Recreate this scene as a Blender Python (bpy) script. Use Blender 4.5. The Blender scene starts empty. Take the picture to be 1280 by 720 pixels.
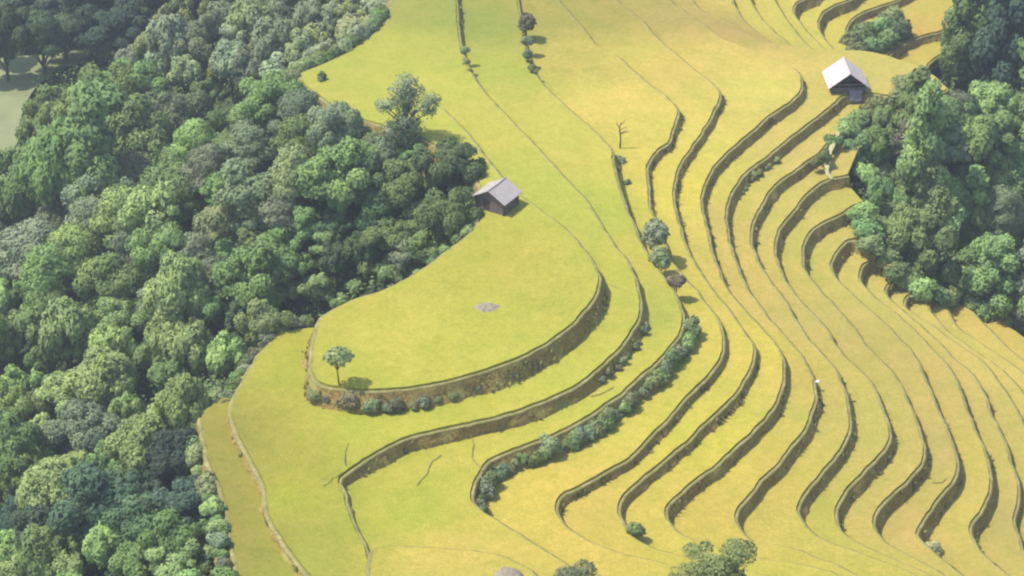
import bpy, bmesh, math, random
import numpy as np
from mathutils import Vector, noise
from mathutils.geometry import delaunay_2d_cdt
random.seed(7); rng = np.random.default_rng(7)
R = math.radians
SC = bpy.context.scene
COL = SC.collection

# ---------------------------------------------------------------- camera
CAM = np.array([0.0, -217.0, 125.0])
PITCH = math.atan2(125.0, 217.0)
TANH = math.tan(R(12.0))
FW = np.array([0, math.cos(PITCH), -math.sin(PITCH)])
UP = np.array([0, math.sin(PITCH), math.cos(PITCH)])
cam = bpy.data.cameras.new('camera'); co = bpy.data.objects.new('camera', cam); COL.objects.link(co)
co.location = CAM; co.rotation_euler = (math.pi/2 - PITCH, 0, 0)
cam.sensor_width = 36; cam.angle = R(24); cam.clip_start = 1; cam.clip_end = 6000
SC.camera = co

def ray(px, py):
    d = np.array([1.0, 0, 0])*((px-640)/640*TANH) + UP*((360-py)/640*TANH) + FW
    return d
def at(px, py, z):
    d = ray(px, py); t = (z-CAM[2])/d[2]
    return CAM + d*t
def proj(p):
    v = np.asarray(p, float)-CAM; f = v@FW
    return 640+v[0]/f/TANH*640, 360-(v@UP)/f/TANH*640, f

# ---------------------------------------------------------------- materials
def new_mat(name):
    m = bpy.data.materials.new(name); m.use_nodes = True
    nt = m.node_tree; b = nt.nodes['Principled BSDF']
    b.inputs['Roughness'].default_value = 0.85
    b.inputs['Specular IOR Level'].default_value = 0.2
    return m, nt, b
def N(nt, t, **kw):
    n = nt.nodes.new(t)
    for k, v in kw.items():
        if k in n.inputs: n.inputs[k].default_value = v
        else: setattr(n, k, v)
    return n
def tex_noise(nt, scale, detail=4, rough=.55, coord='Object', vec=None):
    tc = nt.nodes.new('ShaderNodeTexCoord')
    n = N(nt, 'ShaderNodeTexNoise', Scale=scale, Detail=detail, Roughness=rough)
    nt.links.new(vec if vec else tc.outputs[coord], n.inputs['Vector']); return n
def ramp(nt, fac, stops):
    r = nt.nodes.new('ShaderNodeValToRGB'); e = r.color_ramp.elements
    while len(e) < len(stops): e.new(.5)
    for i, (p, c) in enumerate(stops):
        e[i].position = p; e[i].color = (*c, 1)
    nt.links.new(fac, r.inputs['Fac']); return r
def mixc(nt, a, b, fac, mode='MIX'):
    m = nt.nodes.new('ShaderNodeMix'); m.data_type = 'RGBA'; m.blend_type = mode
    for s, v in ((6, a), (7, b), (0, fac)):
        if isinstance(v, (int, float)): m.inputs[s].default_value = v
        elif isinstance(v, tuple): m.inputs[s].default_value = (*v, 1)
        else: nt.links.new(v, m.inputs[s])
    return m.outputs[2]
def bump(nt, b, h, strength, dist=.1):
    n = N(nt, 'ShaderNodeBump', Strength=strength, Distance=dist)
    nt.links.new(h, n.inputs['Height']); nt.links.new(n.outputs[0], b.inputs['Normal'])

def simple(name, col, var=.25, scale=1.5, rough=.85, bmp=.3, bd=.05):
    m, nt, b = new_mat(name)
    n = tex_noise(nt, scale, 5)
    r = ramp(nt, n.outputs['Fac'], [(.3, tuple(c*(1-var) for c in col)), (.7, tuple(min(1, c*(1+var)) for c in col))])
    nt.links.new(r.outputs[0], b.inputs['Base Color']); b.inputs['Roughness'].default_value = rough
    if bmp: bump(nt, b, n.outputs['Fac'], bmp, bd)
    return m

# rice: colour attribute carries crop ripening plus cloud shade painted on the top slope
RICE, nt, b = new_mat('rice_crop')
va = N(nt, 'ShaderNodeVertexColor', layer_name='ripeness_shade')
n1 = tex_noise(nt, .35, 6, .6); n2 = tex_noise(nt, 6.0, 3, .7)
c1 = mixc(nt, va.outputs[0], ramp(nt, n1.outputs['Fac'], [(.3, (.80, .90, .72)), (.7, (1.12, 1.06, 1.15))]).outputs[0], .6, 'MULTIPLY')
n4 = tex_noise(nt, 1.6, 4, .65)
c1 = mixc(nt, c1, ramp(nt, n4.outputs['Fac'], [(.32, (.84, .88, .78)), (.66, (1.10, 1.07, 1.12))]).outputs[0], .75, 'MULTIPLY')
c2 = mixc(nt, c1, ramp(nt, n2.outputs['Fac'], [(.3, (.66, .72, .60)), (.65, (1.18, 1.15, 1.18))]).outputs[0], .7, 'MULTIPLY')
n3 = tex_noise(nt, .06, 3)
c3 = mixc(nt, c2, ramp(nt, n3.outputs['Fac'], [(.35, (.93, 1.0, .9)), (.65, (1.05, .99, 1.05))]).outputs[0], .8, 'MULTIPLY')
nt.links.new(c3, b.inputs['Base Color']); b.inputs['Roughness'].default_value = .9; b.inputs['Specular IOR Level'].default_value = .05
bump(nt, b, n2.outputs['Fac'], .5, .12)

# earth bank: brown soil with dry grass patches
BANK, nt, b = new_mat('earth_bank')
n1 = tex_noise(nt, .55, 5, .65); n2 = tex_noise(nt, 3.5, 5, .7)
soil = ramp(nt, n2.outputs['Fac'], [(.3, (.16, .105, .03)), (.7, (.42, .30, .085))])
grs = ramp(nt, n2.outputs['Fac'], [(.3, (.20, .185, .045)), (.7, (.44, .39, .12))])
fac = ramp(nt, n1.outputs['Fac'], [(.50, (0, 0, 0)), (.62, (.85, .85, .85))])
nt.links.new(mixc(nt, soil.outputs[0], grs.outputs[0], fac.outputs[0]), b.inputs['Base Color'])
bump(nt, b, n2.outputs['Fac'], .9, .2)
BUND, nt, b = new_mat('bund_grass')
n1 = tex_noise(nt, .8, 5, .65); n2 = tex_noise(nt, 5, 4, .7)
a1 = ramp(nt, n1.outputs['Fac'], [(.35, (.20, .185, .055)), (.55, (.28, .245, .085)), (.72, (.38, .32, .15))])
a2 = mixc(nt, a1.outputs[0], ramp(nt, n2.outputs['Fac'], [(.3, (.6, .6, .6)), (.7, (1.2, 1.2, 1.2))]).outputs[0], .8, 'MULTIPLY')
nt.links.new(a2, b.inputs['Base Color']); bump(nt, b, n2.outputs['Fac'], .6, .1)

# foliage: object colour, varied by object and by position
LEAF = bpy.data.materials.new('foliage'); LEAF.use_nodes = True
nt = LEAF.node_tree; nt.nodes.clear()
out = nt.nodes.new('ShaderNodeOutputMaterial'); oi = nt.nodes.new('ShaderNodeObjectInfo')
n1 = tex_noise(nt, .55, 3); n2 = tex_noise(nt, 3.0, 2)
hs = N(nt, 'ShaderNodeHueSaturation')
mr = N(nt, 'ShaderNodeMapRange'); mr.inputs[3].default_value = .75; mr.inputs[4].default_value = 1.25
nt.links.new(oi.outputs['Random'], mr.inputs[0]); nt.links.new(mr.outputs[0], hs.inputs['Value'])
mr2 = N(nt, 'ShaderNodeMapRange'); mr2.inputs[3].default_value = .485; mr2.inputs[4].default_value = .515
nt.links.new(oi.outputs['Random'], mr2.inputs[0]); nt.links.new(mr2.outputs[0], hs.inputs['Hue'])
nt.links.new(oi.outputs['Color'], hs.inputs['Color'])
c1 = mixc(nt, hs.outputs[0], ramp(nt, n1.outputs['Fac'], [(.3, (.62, .70, .72)), (.7, (1.26, 1.26, 1.08))]).outputs[0], .8, 'MULTIPLY')
c2 = mixc(nt, c1, ramp(nt, n2.outputs['Fac'], [(.3, (.7, .74, .75)), (.7, (1.3, 1.22, 1.1))]).outputs[0], .8, 'MULTIPLY')
df = N(nt, 'ShaderNodeBsdfDiffuse'); tr = N(nt, 'ShaderNodeBsdfTranslucent'); ms = N(nt, 'ShaderNodeMixShader'); ms.inputs[0].default_value = .35
nt.links.new(c2, df.inputs[0]); nt.links.new(c2, tr.inputs[0])
nt.links.new(df.outputs[0], ms.inputs[1]); nt.links.new(tr.outputs[0], ms.inputs[2]); nt.links.new(ms.outputs[0], out.inputs[0])

BARK = simple('bark', (.13, .105, .08), .3, 4)
PALEBARK = simple('pale_bark', (.26, .22, .17), .3, 4)
FLOOR, nt, b = new_mat('forest_floor')
n1 = tex_noise(nt, .12, 5, .6); n2 = tex_noise(nt, 1.6, 5, .7)
a1 = ramp(nt, n1.outputs['Fac'], [(.35, (.030, .048, .018)), (.55, (.055, .085, .025)), (.7, (.10, .11, .04))])
a2 = mixc(nt, a1.outputs[0], ramp(nt, n2.outputs['Fac'], [(.3, (.55, .55, .55)), (.7, (1.3, 1.3, 1.3))]).outputs[0], .8, 'MULTIPLY')
nt.links.new(a2, b.inputs['Base Color']); bump(nt, b, n2.outputs['Fac'], 1, .5)
VALLEY = simple('valley_meadow', (.21, .23, .105), .18, .15, bmp=.2)
STONE = simple('stone', (.33, .31, .27), .35, 3)
EARTH = simple('bare_earth', (.25, .21, .145), .35, 2.5, bmp=.6, bd=.15)
PATH = simple('trodden_earth', (.36, .33, .17), .25, 1.2)
FURROW = simple('furrow_mud', (.20, .185, .06), .25, 3)
MEADOW = simple('meadow_grass', (.17, .22, .055), .25, 1.2)

# ---------------------------------------------------------------- helpers
def link(o, parent=None, mat=None):
    COL.objects.link(o)
    if parent is not None: o.parent = parent
    if mat is not None and o.data is not None and hasattr(o.data, 'materials'):
        o.data.materials.append(mat)
    return o
def mesh_np(name, V, F, smooth=False):
    me = bpy.data.meshes.new(name)
    me.from_pydata([tuple(map(float, v)) for v in V], [], [tuple(int(i) for i in f) for f in F]); me.update()
    if smooth: me.polygons.foreach_set('use_smooth', np.ones(len(me.polygons), bool))
    return me
def obj(name, me, mat=None, parent=None):
    o = bpy.data.objects.new(name, me)
    if mat is not None and len(me.materials) == 0: me.materials.append(mat)
    return link(o, parent)
def empty(name, loc, rz=0.0):
    o = bpy.data.objects.new(name, None); COL.objects.link(o); o.location = loc; o.rotation_euler = (0, 0, rz)
    o.empty_display_size = .5; return o
def tag(o, label=None, cat=None, group=None, kind=None):
    if label: o['label'] = label
    if cat: o['category'] = cat
    if group: o['group'] = group
    if kind: o['kind'] = kind
    return o
def copy_tree(o, parent=None):
    c = o.copy(); COL.objects.link(c); c.parent = parent
    for ch in list(o.children): copy_tree(ch, c)
    return c

# ---------------------------------------------------------------- terrace lips (traced as contours; each gets its own level)
DROP = [0, 1.9, 1.35, 1.75, .9, .95, 1.15, 1.2, 1.2, 1.3, 1.4, 1.5, 1.5, 1.1, 1.1, 1.1, 1.1, 1.1, 1.1]
Z = [12.0]
for d in DROP[1:]: Z.append(Z[-1]-d)
Z.append(Z[1]-.7)      # 19: the strip field at the lower left
CROP = .27
def sstep(a, b, x):
    t = min(1.0, max(0.0, (x-a)/(b-a))); return t*t*(3-2*t)
def zlev(k, y):                                  # the top terrace runs out towards the upper hill
    if k == 0: return Z[0]-(DROP[1]-.12)*sstep(12, 30, y)-1.1*sstep(22, 42, y)
    if k == 1: return Z[1]-1.2*sstep(20, 38, y)-.9*sstep(-44, -55, y)
    if k == 2: return Z[2]-1.0*sstep(24, 46, y)
    if k == 19: return Z[19]-.9*sstep(-44, -55, y)
    return Z[k]
def unproj(k, pts):
    o = []
    for p in pts:
        z = Z[k]
        for _ in range(5):
            q = at(p[0], p[1], z); z = zlev(k, q[1])
        o.append(q[:2])
    return np.array(o)
def catmull(P, step, closed=False):
    P = np.asarray(P); n = len(P)
    if closed: Q = np.vstack([P[-1], P, P[0], P[1]])
    else: Q = np.vstack([2*P[0]-P[1], P, 2*P[-1]-P[-2]])
    o = []
    for i in range(1, len(Q)-2):
        a, b_, c, d = Q[i-1], Q[i], Q[i+1], Q[i+2]
        m = max(2, int(np.linalg.norm(c-b_)/.25))
        for t in np.arange(m)/m:
            o.append(.5*((2*b_)+(-a+c)*t+(2*a-5*b_+4*c-d)*t*t+(-a+3*b_-3*c+d)*t**3))
    o.append(Q[-2]); o = np.array(o)
    s = np.r_[0, np.cumsum(np.linalg.norm(np.diff(o, axis=0), axis=1))]
    m = max(3, int(s[-1]/step)); u = np.linspace(0, s[-1], m+1)
    o = np.c_[np.interp(u, s, o[:, 0]), np.interp(u, s, o[:, 1])]
    return o[:-1] if closed else o
def wobble(P, amp, seed):
    o = P.copy()
    for i, p in enumerate(P):
        v = Vector((p[0]*.45, p[1]*.45, seed*7.3)); w = Vector((p[0]*1.6, p[1]*1.6, seed*3.1))
        o[i, 0] += amp*(noise.noise(v)+.5*noise.noise(w)); v.z += 50; w.z += 50
        o[i, 1] += amp*(noise.noise(v)+.5*noise.noise(w))
    return o
def extend(P, a=0, b=0):
    P = np.asarray(P)
    if a: d = P[0]-P[1]; P = np.vstack([P[0]+d/np.linalg.norm(d)*a, P])
    if b: d = P[-1]-P[-2]; P = np.vstack([P, P[-1]+d/np.linalg.norm(d)*b])
    return P

E1 = [(738,320),(747,336),(753,352),(745,376),(720,406),(680,436),(620,463),(540,484),(480,491),(440,491),(405,486),(388,474),(387,445),(392,418),(398,400),
      (415,388),(440,375),(480,362),(520,341),(560,312),(590,287),(598,262),(590,222),(552,190),(505,168),(440,148),(396,122),(372,99),(400,94),(450,97),(500,107),(545,130),(585,165),(615,205),(645,238),(675,262),(702,281),(722,300)]
E2 = [(572,-40),(574,20),(577,45),(582,70),(592,92),(605,112),(630,140),(660,170),(690,203),(715,230),(735,252),(746,268),(767,302),(785,325),(797,347),(802,370),(803,393),(797,410),(775,440),(740,473),(700,497),(640,520),(580,535),(520,548),(490,560),(455,580),(433,597),(428,606),(434,616),(441,640),(449,662),(461,684),(468,720),(474,760)]
B1 = [(410,765),(380,720),(356,690),(333,650),(325,610),(308,575),(291,540),(284,512),(298,482),(317,450),(345,416)]
B1u = [(480,400),(560,350),(640,290),(625,235),(590,196),(520,162),(455,140),(405,118),(371,97),(400,82),(440,62),(478,30),(487,0),(496,-40)]
E3 = [(648,-40),(650,0),(655,40),(662,65),(668,85),(680,105),(697,122),(720,143),(745,165),(766,188),(771,213),(778,238),(786,262),(795,282),(804,305),(825,337),(845,365),(855,388),(857,405),(850,424),(830,450),(800,476),(775,498),(740,522),(700,545),(640,567),(612,582),(600,600),(593,620),(598,633),(611,643),(631,655),(655,670),(685,690),(710,705),(730,722),(748,745)]
E4 = [(676,-40),(700,0),(720,25),(735,42),(747,57),(775,72),(795,90),(812,105),(835,122),(850,141),(845,162),(838,180),(824,190),(812,213),(814,240),(817,265),(834,307),(850,337),(872,364),(891,388),(902,403),(907,420),(906,443),(895,465),(875,487),(855,507),(830,535),(790,575),(762,592),(730,610),(707,621),(700,633),(703,648),(713,660),(728,671),(757,684),(790,695),(840,706),(880,722),(910,740)]
E5 = [(745,-40),(772,0),(787,12),(807,29),(817,42),(837,60),(855,75),(875,92),(892,105),(903,120),(893,146),(880,168),(867,188),(853,208),(847,230),(846,256),(857,300),(869,325),(884,350),(900,372),(920,397),(932,415),(944,432),(945,450),(937,472),(918,500),(885,532),(860,556),(830,582),(800,607),(783,622),(778,636),(780,650),(787,666),(801,677),(822,686),(852,695),(900,708),(950,717),(1000,729),(1040,742)]
E6 = [(808,-40),(840,0),(850,10),(875,27),(900,45),(917,55),(945,65),(975,77),(999,90),(1005,106),(1000,121),(985,134),(965,147),(945,165),(925,182),(905,200),(892,217),(883,237),(880,256),(886,285),(892,312),(903,343),(914,365),(932,388),(948,405),(967,426),(979,443),(983,462),(981,484),(971,511),(950,536),(925,560),(900,583),(870,606),(845,628),(835,642),(840,655),(852,667),(871,676),(908,688),(960,700),(998,705),(1036,714),(1075,732)]
E7a = [(840,-40),(867,0),(880,15),(907,31),(937,45),(964,55),(1020,62),(1052,63),(1090,66),(1130,77),(1165,93),(1182,108)]
E7b = [(1165,122),(1120,124),(1085,119),(1057,122),(1045,132),(1030,145),(1017,155),(1000,167),(980,183),(957,202),(937,217),(924,233),(914,252),(911,272),(914,300),(921,325),(931,350),(944,372),(962,397),(982,420),(998,438),(1012,460),(1021,480),(1022,502),(1017,518),(1009,540),(995,558),(978,581),(955,603),(937,625),(926,640),(925,655),(934,670),(950,679),(976,682),(1002,689),(1024,698),(1050,707),(1085,727)]
E8 = [(1085,150),(1055,165),(1036,183),(1025,196),(1010,205),(990,220),(970,236),(956,257),(944,282),(942,300),(947,318),(955,335),(968,355),(985,378),(1006,415),(1027,440),(1045,460),(1056,482),(1061,500),(1066,524),(1064,545),(1050,570),(1032,592),(1015,612),(1005,628),(1002,640),(1006,653),(1018,667),(1043,680),(1072,690),(1102,701),(1138,716),(1170,732)]
E9 = [(1062,222),(1040,227),(1026,233),(1014,243),(1001,258),(987,276),(976,291),(972,304),(974,325),(982,346),(994,366),(1011,386),(1034,410),(1047,432),(1062,450),(1079,465),(1092,480),(1101,500),(1110,522),(1115,543),(1112,560),(1095,579),(1075,601),(1060,620),(1050,636),(1047,648),(1054,663),(1066,675),(1090,687),(1120,700),(1152,713),(1185,730)]
E10 = [(1080,256),(1067,261),(1055,269),(1042,276),(1030,282),(1016,292),(1008,308),(1005,326),(1010,343),(1022,358),(1046,384),(1067,407),(1083,430),(1101,450),(1120,468),(1133,490),(1145,520),(1155,550),(1158,568),(1153,586),(1140,601),(1122,618),(1107,632),(1097,648),(1097,663),(1105,676),(1123,687),(1151,702),(1177,716),(1200,732)]
E11 = [(1097,316),(1082,307),(1070,302),(1060,305),(1050,315),(1043,328),(1043,341),(1056,358),(1080,380),(1106,403),(1130,427),(1150,452),(1162,482),(1173,507),(1185,535),(1196,562),(1200,585),(1194,604),(1180,621),(1167,638),(1156,656),(1150,671),(1160,682),(1176,696),(1194,711),(1215,730)]
E12 = [(1120,338),(1106,330),(1096,327),(1086,330),(1079,337),(1077,348),(1084,360),(1100,376),(1121,391),(1150,419),(1171,441),(1187,458),(1200,478),(1211,512),(1223,542),(1236,571),(1242,596),(1240,618),(1230,638),(1220,655),(1217,668),(1222,680),(1233,695),(1248,708),(1270,725)]
E13 = [(1135,354),(1123,352),(1115,355),(1110,363),(1112,373),(1135,392),(1167,420),(1192,447),(1219,471),(1234,496),(1243,522),(1257,549),(1267,578),(1275,603),(1276,630),(1272,652),(1276,675),(1288,700),(1305,722)]
E14 = [(1160,366),(1150,368),(1139,371),(1133,378),(1135,386),(1160,403),(1197,430),(1230,453),(1252,480),(1266,500),(1282,530),(1298,565),(1306,600),(1304,640),(1310,680),(1335,720)]
E15 = [(1172,364),(1166,370),(1163,378),(1165,391),(1186,414),(1222,440),(1260,468),(1282,494),(1308,535),(1330,580),(1340,630),(1350,690)]
E16 = [(1196,366),(1186,373),(1187,388),(1200,410),(1236,436),(1275,462),(1310,495),(1345,540),(1370,600),(1385,680)]
E17 = [(1222,374),(1212,378),(1220,392),(1240,413),(1264,438),(1290,458),(1330,492),(1375,545),(1405,620),(1420,690)]
E18 = [(1240,380),(1236,386),(1258,404),(1282,423),(1320,452),(1370,500),(1415,570),(1445,650)]
BL = [(306,765),(293,720),(285,680),(279,642),(271,612),(257,580),(249,545),(249,518),(268,505)]
F1 = [(462,770),(456,725),(461,699),(471,688),(500,686),(560,689),(620,697),(650,708),(672,722),(690,745)]
S8 = [(905,-40),(915,-5),(922,10),(935,30),(960,50),(985,66)]
S9 = [(928,-40),(940,0),(955,25),(985,53),(1010,70)]
S10 = [(955,-40),(970,0),(985,25),(1008,54),(1030,72)]
S11 = [(1040,-30),(1020,-6),(1006,1),(997,7),(994,16),(1004,32),(1026,56),(1048,74)]
S12 = [(1095,-30),(1070,-3),(1045,9),(1032,17),(1026,27),(1026,38),(1035,53),(1054,74)]
S13 = [(1160,-20),(1130,0),(1105,9),(1080,18),(1066,28),(1060,42),(1062,58),(1075,78)]
S14 = [(1190,36),(1176,42),(1163,45),(1150,49),(1135,56),(1118,67),(1105,82)]
S15 = [(1212,52),(1198,60),(1185,67),(1170,76),(1158,88)]

C = {}
def build_curve(name, k, pts, a=0, b=0, closed=False, amp=.15):
    P = unproj(k, pts)
    P = extend(P, a, b)
    P = catmull(P, .55, closed)
    C[name] = wobble(P, amp, k+len(name)); return C[name]
build_curve('E1', 0, E1, closed=True)
build_curve('E2', 1, E2, 40, 25)
build_curve('B1', 1, B1, 25, 0)
build_curve('B1u', 1, B1u, 0, 40)
for k, e in zip(range(3, 7), (E3, E4, E5, E6)): build_curve('E%d' % k, k-1, e, 40, 25)
build_curve('E7a', 6, E7a, 40, 0); build_curve('E7b', 6, E7b, 0, 25)
C['E7'] = np.vstack([C['E7a'], catmull(np.array([C['E7a'][-1], (C['E7a'][-1]+C['E7b'][0])/2+np.array([1.2, 0]), C['E7b'][0]]), .55)[1:-1], C['E7b']])
for k, e in zip(range(8, 19), (E8, E9, E10, E11, E12, E13, E14, E15, E16, E17, E18)): build_curve('E%d' % k, k-1, e, 0, 25)
build_curve('BL', 19, BL, 25, 0)
build_curve('F1', 1, F1, 20, 20)
for k, e in zip(range(8, 14), (S8, S9, S10, S11, S12, S13)): build_curve('S%d' % k, k-1, e, 30, 0)
for k, e in zip((14, 15), (S14, S15)): build_curve('S%d' % k, k-1, e, 0, 0)

def lnormals(P, closed=False):
    if closed: T = np.roll(P, -1, 0)-np.roll(P, 1, 0)
    else: T = np.gradient(P, axis=0)
    T = T/np.maximum(1e-6, np.linalg.norm(T, axis=1))[:, None]
    n = np.c_[-T[:, 1], T[:, 0]]
    for _ in range(2):
        if closed: n = n+.7*(np.roll(n, 1, 0)+np.roll(n, -1, 0))
        else:
            m = n.copy(); m[1:-1] += .7*(n[:-2]+n[2:]); n = m
        n /= np.maximum(1e-6, np.linalg.norm(n, axis=1))[:, None]
    return n
def gap(P, Q):
    out = np.full(len(P), 9.0)
    for i in range(0, len(P), 200):
        d = np.sqrt(((P[i:i+200, None]-Q[None])**2).sum(-1)); out[i:i+200] = d.min(1)
    return out
def inside(pts, poly):
    x, y = pts[:, 0], pts[:, 1]; r = np.zeros(len(pts), bool)
    x0, y0 = poly[:, 0], poly[:, 1]; x1, y1 = np.roll(x0, -1), np.roll(y0, -1)
    for a, b_, c, d in zip(x0, y0, x1, y1):
        m = (b_ > y) != (d > y)
        if m.any(): r ^= m & (x < (c-a)*(y-b_)/(d-b_+1e-12)+a)
    return r

# crop tone: ripening, with duller top entries painting in cloud shade: (px, py, level, sRGB seen)
RIPE_SHADE = [(600,320,0,(205,200,95)),(500,425,0,(216,209,103)),(690,380,0,(206,203,96)),(480,160,0,(212,213,104)),(560,200,0,(214,214,106)),
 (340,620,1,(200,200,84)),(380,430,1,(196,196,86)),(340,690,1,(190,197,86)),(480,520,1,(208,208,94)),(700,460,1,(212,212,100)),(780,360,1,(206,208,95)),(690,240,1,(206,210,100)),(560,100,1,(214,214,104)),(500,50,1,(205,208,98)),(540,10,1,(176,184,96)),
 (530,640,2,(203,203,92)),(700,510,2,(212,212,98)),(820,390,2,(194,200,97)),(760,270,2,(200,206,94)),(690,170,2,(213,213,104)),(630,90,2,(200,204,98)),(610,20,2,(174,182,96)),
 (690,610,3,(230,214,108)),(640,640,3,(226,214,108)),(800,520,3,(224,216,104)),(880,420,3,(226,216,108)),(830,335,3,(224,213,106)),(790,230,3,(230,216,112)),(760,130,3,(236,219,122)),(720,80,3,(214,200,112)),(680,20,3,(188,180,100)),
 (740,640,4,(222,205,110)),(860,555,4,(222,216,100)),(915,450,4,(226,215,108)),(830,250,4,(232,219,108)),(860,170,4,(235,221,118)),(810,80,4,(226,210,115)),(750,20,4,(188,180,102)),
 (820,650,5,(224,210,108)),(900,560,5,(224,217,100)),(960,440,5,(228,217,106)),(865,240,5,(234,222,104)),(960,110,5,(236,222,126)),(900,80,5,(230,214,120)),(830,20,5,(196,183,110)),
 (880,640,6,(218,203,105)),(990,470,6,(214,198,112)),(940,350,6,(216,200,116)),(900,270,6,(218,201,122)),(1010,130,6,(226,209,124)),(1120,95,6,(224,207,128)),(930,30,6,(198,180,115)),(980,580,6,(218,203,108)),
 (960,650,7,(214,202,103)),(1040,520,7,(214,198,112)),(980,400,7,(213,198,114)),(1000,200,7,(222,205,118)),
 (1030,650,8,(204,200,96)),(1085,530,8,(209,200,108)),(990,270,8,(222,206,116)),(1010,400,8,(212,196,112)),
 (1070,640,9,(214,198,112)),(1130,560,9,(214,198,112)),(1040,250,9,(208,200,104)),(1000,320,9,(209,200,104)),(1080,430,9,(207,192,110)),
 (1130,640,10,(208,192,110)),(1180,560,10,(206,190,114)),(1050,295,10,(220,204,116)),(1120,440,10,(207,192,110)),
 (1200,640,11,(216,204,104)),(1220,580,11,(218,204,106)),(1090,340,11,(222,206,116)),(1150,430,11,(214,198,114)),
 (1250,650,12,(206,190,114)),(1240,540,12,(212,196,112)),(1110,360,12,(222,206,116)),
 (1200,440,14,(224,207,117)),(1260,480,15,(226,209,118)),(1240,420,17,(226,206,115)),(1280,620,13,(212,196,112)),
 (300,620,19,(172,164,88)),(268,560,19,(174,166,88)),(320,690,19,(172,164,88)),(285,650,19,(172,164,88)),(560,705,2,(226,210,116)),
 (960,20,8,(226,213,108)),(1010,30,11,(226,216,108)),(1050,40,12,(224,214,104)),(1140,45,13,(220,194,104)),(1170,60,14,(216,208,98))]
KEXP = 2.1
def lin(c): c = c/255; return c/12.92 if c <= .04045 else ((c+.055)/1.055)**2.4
RP = np.array([(*at(p[0], p[1], Z[p[2]])[:2], Z[p[2]]*3) for p in RIPE_SHADE])
RCOL = np.array([[lin(v)/KEXP for v in p[3]] for p in RIPE_SHADE])*np.array([[1.05, 1.01, .80] if p[2] in (0, 1, 2) and p[3][0]-p[3][1] < 4 else ([1.10, 1.03, .92] if p[2] >= 7 and p[2] < 19 else [1.09, 1.01, .80]) for p in RIPE_SHADE])
def ripe_shade(V):
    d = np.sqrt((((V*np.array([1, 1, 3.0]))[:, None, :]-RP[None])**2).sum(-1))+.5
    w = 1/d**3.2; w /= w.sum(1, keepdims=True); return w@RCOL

def field_mesh(name, poly, zf, dz, grid=1.5, skirt=None, col=None):
    """flat crop standing on a terrace: outline filled with a fine triangulation, edge closed by a skirt"""
    keep = [0]
    for i in range(1, len(poly)):
        if np.linalg.norm(poly[i]-poly[keep[-1]]) > .12: keep.append(i)
    poly = poly[keep]
    n = len(poly)
    lo, hi = poly.min(0), poly.max(0)
    gx, gy = np.meshgrid(np.arange(lo[0], hi[0], grid), np.arange(lo[1], hi[1], grid))
    G = np.c_[gx.ravel(), gy.ravel()]+rng.uniform(-.4, .4, (gx.size, 2))*grid
    G = G[inside(G, poly)]
    if len(G): G = G[gap(G, poly) > .5]
    pts = [Vector(p) for p in poly]+[Vector(p) for p in G]
    v, e, f, ov, oe, of = delaunay_2d_cdt(pts, [], [list(range(n))], 1, 1e-4)
    v = np.array([(p.x, p.y) for p in v]); V = np.zeros((len(v), 3)); V[:, :2] = v
    for i, p in enumerate(v):
        V[i, 2] = zf(p[1])+dz+.05*noise.noise(Vector((p[0]*.25, p[1]*.25, 3)))+.03*noise.noise(Vector((p[0]*.9, p[1]*.9, 9)))
    F = [tuple(t) for t in f]
    # skirt
    cnt = {}
    for t in F:
        for a, b_ in zip(t, t[1:]+t[:1]): cnt[(a, b_)] = 1
    base = len(V); be = [(a, b_) for (a, b_) in cnt if (b_, a) not in cnt]
    ids = {}; extra = []
    for a, b_ in be:
        for i in (a, b_):
            if i not in ids: ids[i] = base+len(extra); extra.append((V[i, 0], V[i, 1], V[i, 2]-dz-.25))
    if extra: V = np.vstack([V, extra])
    F += [(b_, a, ids[a], ids[b_]) for a, b_ in be]
    me = mesh_np(name, V, F)
    c = ripe_shade(V) if col is None else np.tile(np.array(col), (len(V), 1))
    at_ = me.color_attributes.new('ripeness_shade', 'FLOAT_COLOR', 'POINT')
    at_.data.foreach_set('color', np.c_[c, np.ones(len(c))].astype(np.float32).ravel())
    return me

def blades(pos, nrm, size, seed, per=4):
    """small tufts of grass: crossed leaning blades"""
    r = np.random.default_rng(seed); V = []; F = []
    for p, s in zip(pos, size):
        for _ in range(per):
            a = r.uniform(0, 6.283); lean = r.uniform(.1, .7)*s; w = s*r.uniform(.22, .45)
            d = np.array([math.cos(a), math.sin(a), 0]); q = np.array([-d[1], d[0], 0])
            b0 = p+d*r.uniform(-.3, .3)*s; i = len(V)
            V += [b0-q*w*.6, b0+q*w*.6, b0+d*lean*.6+q*w+np.array([0, 0, s*.6]), b0+d*lean*1.2+np.array([0, 0, s]), b0+d*lean*.6-q*w+np.array([0, 0, s*.55])]
            F.append((i, i+1, i+2, i+3, i+4))
    return V, F

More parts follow.
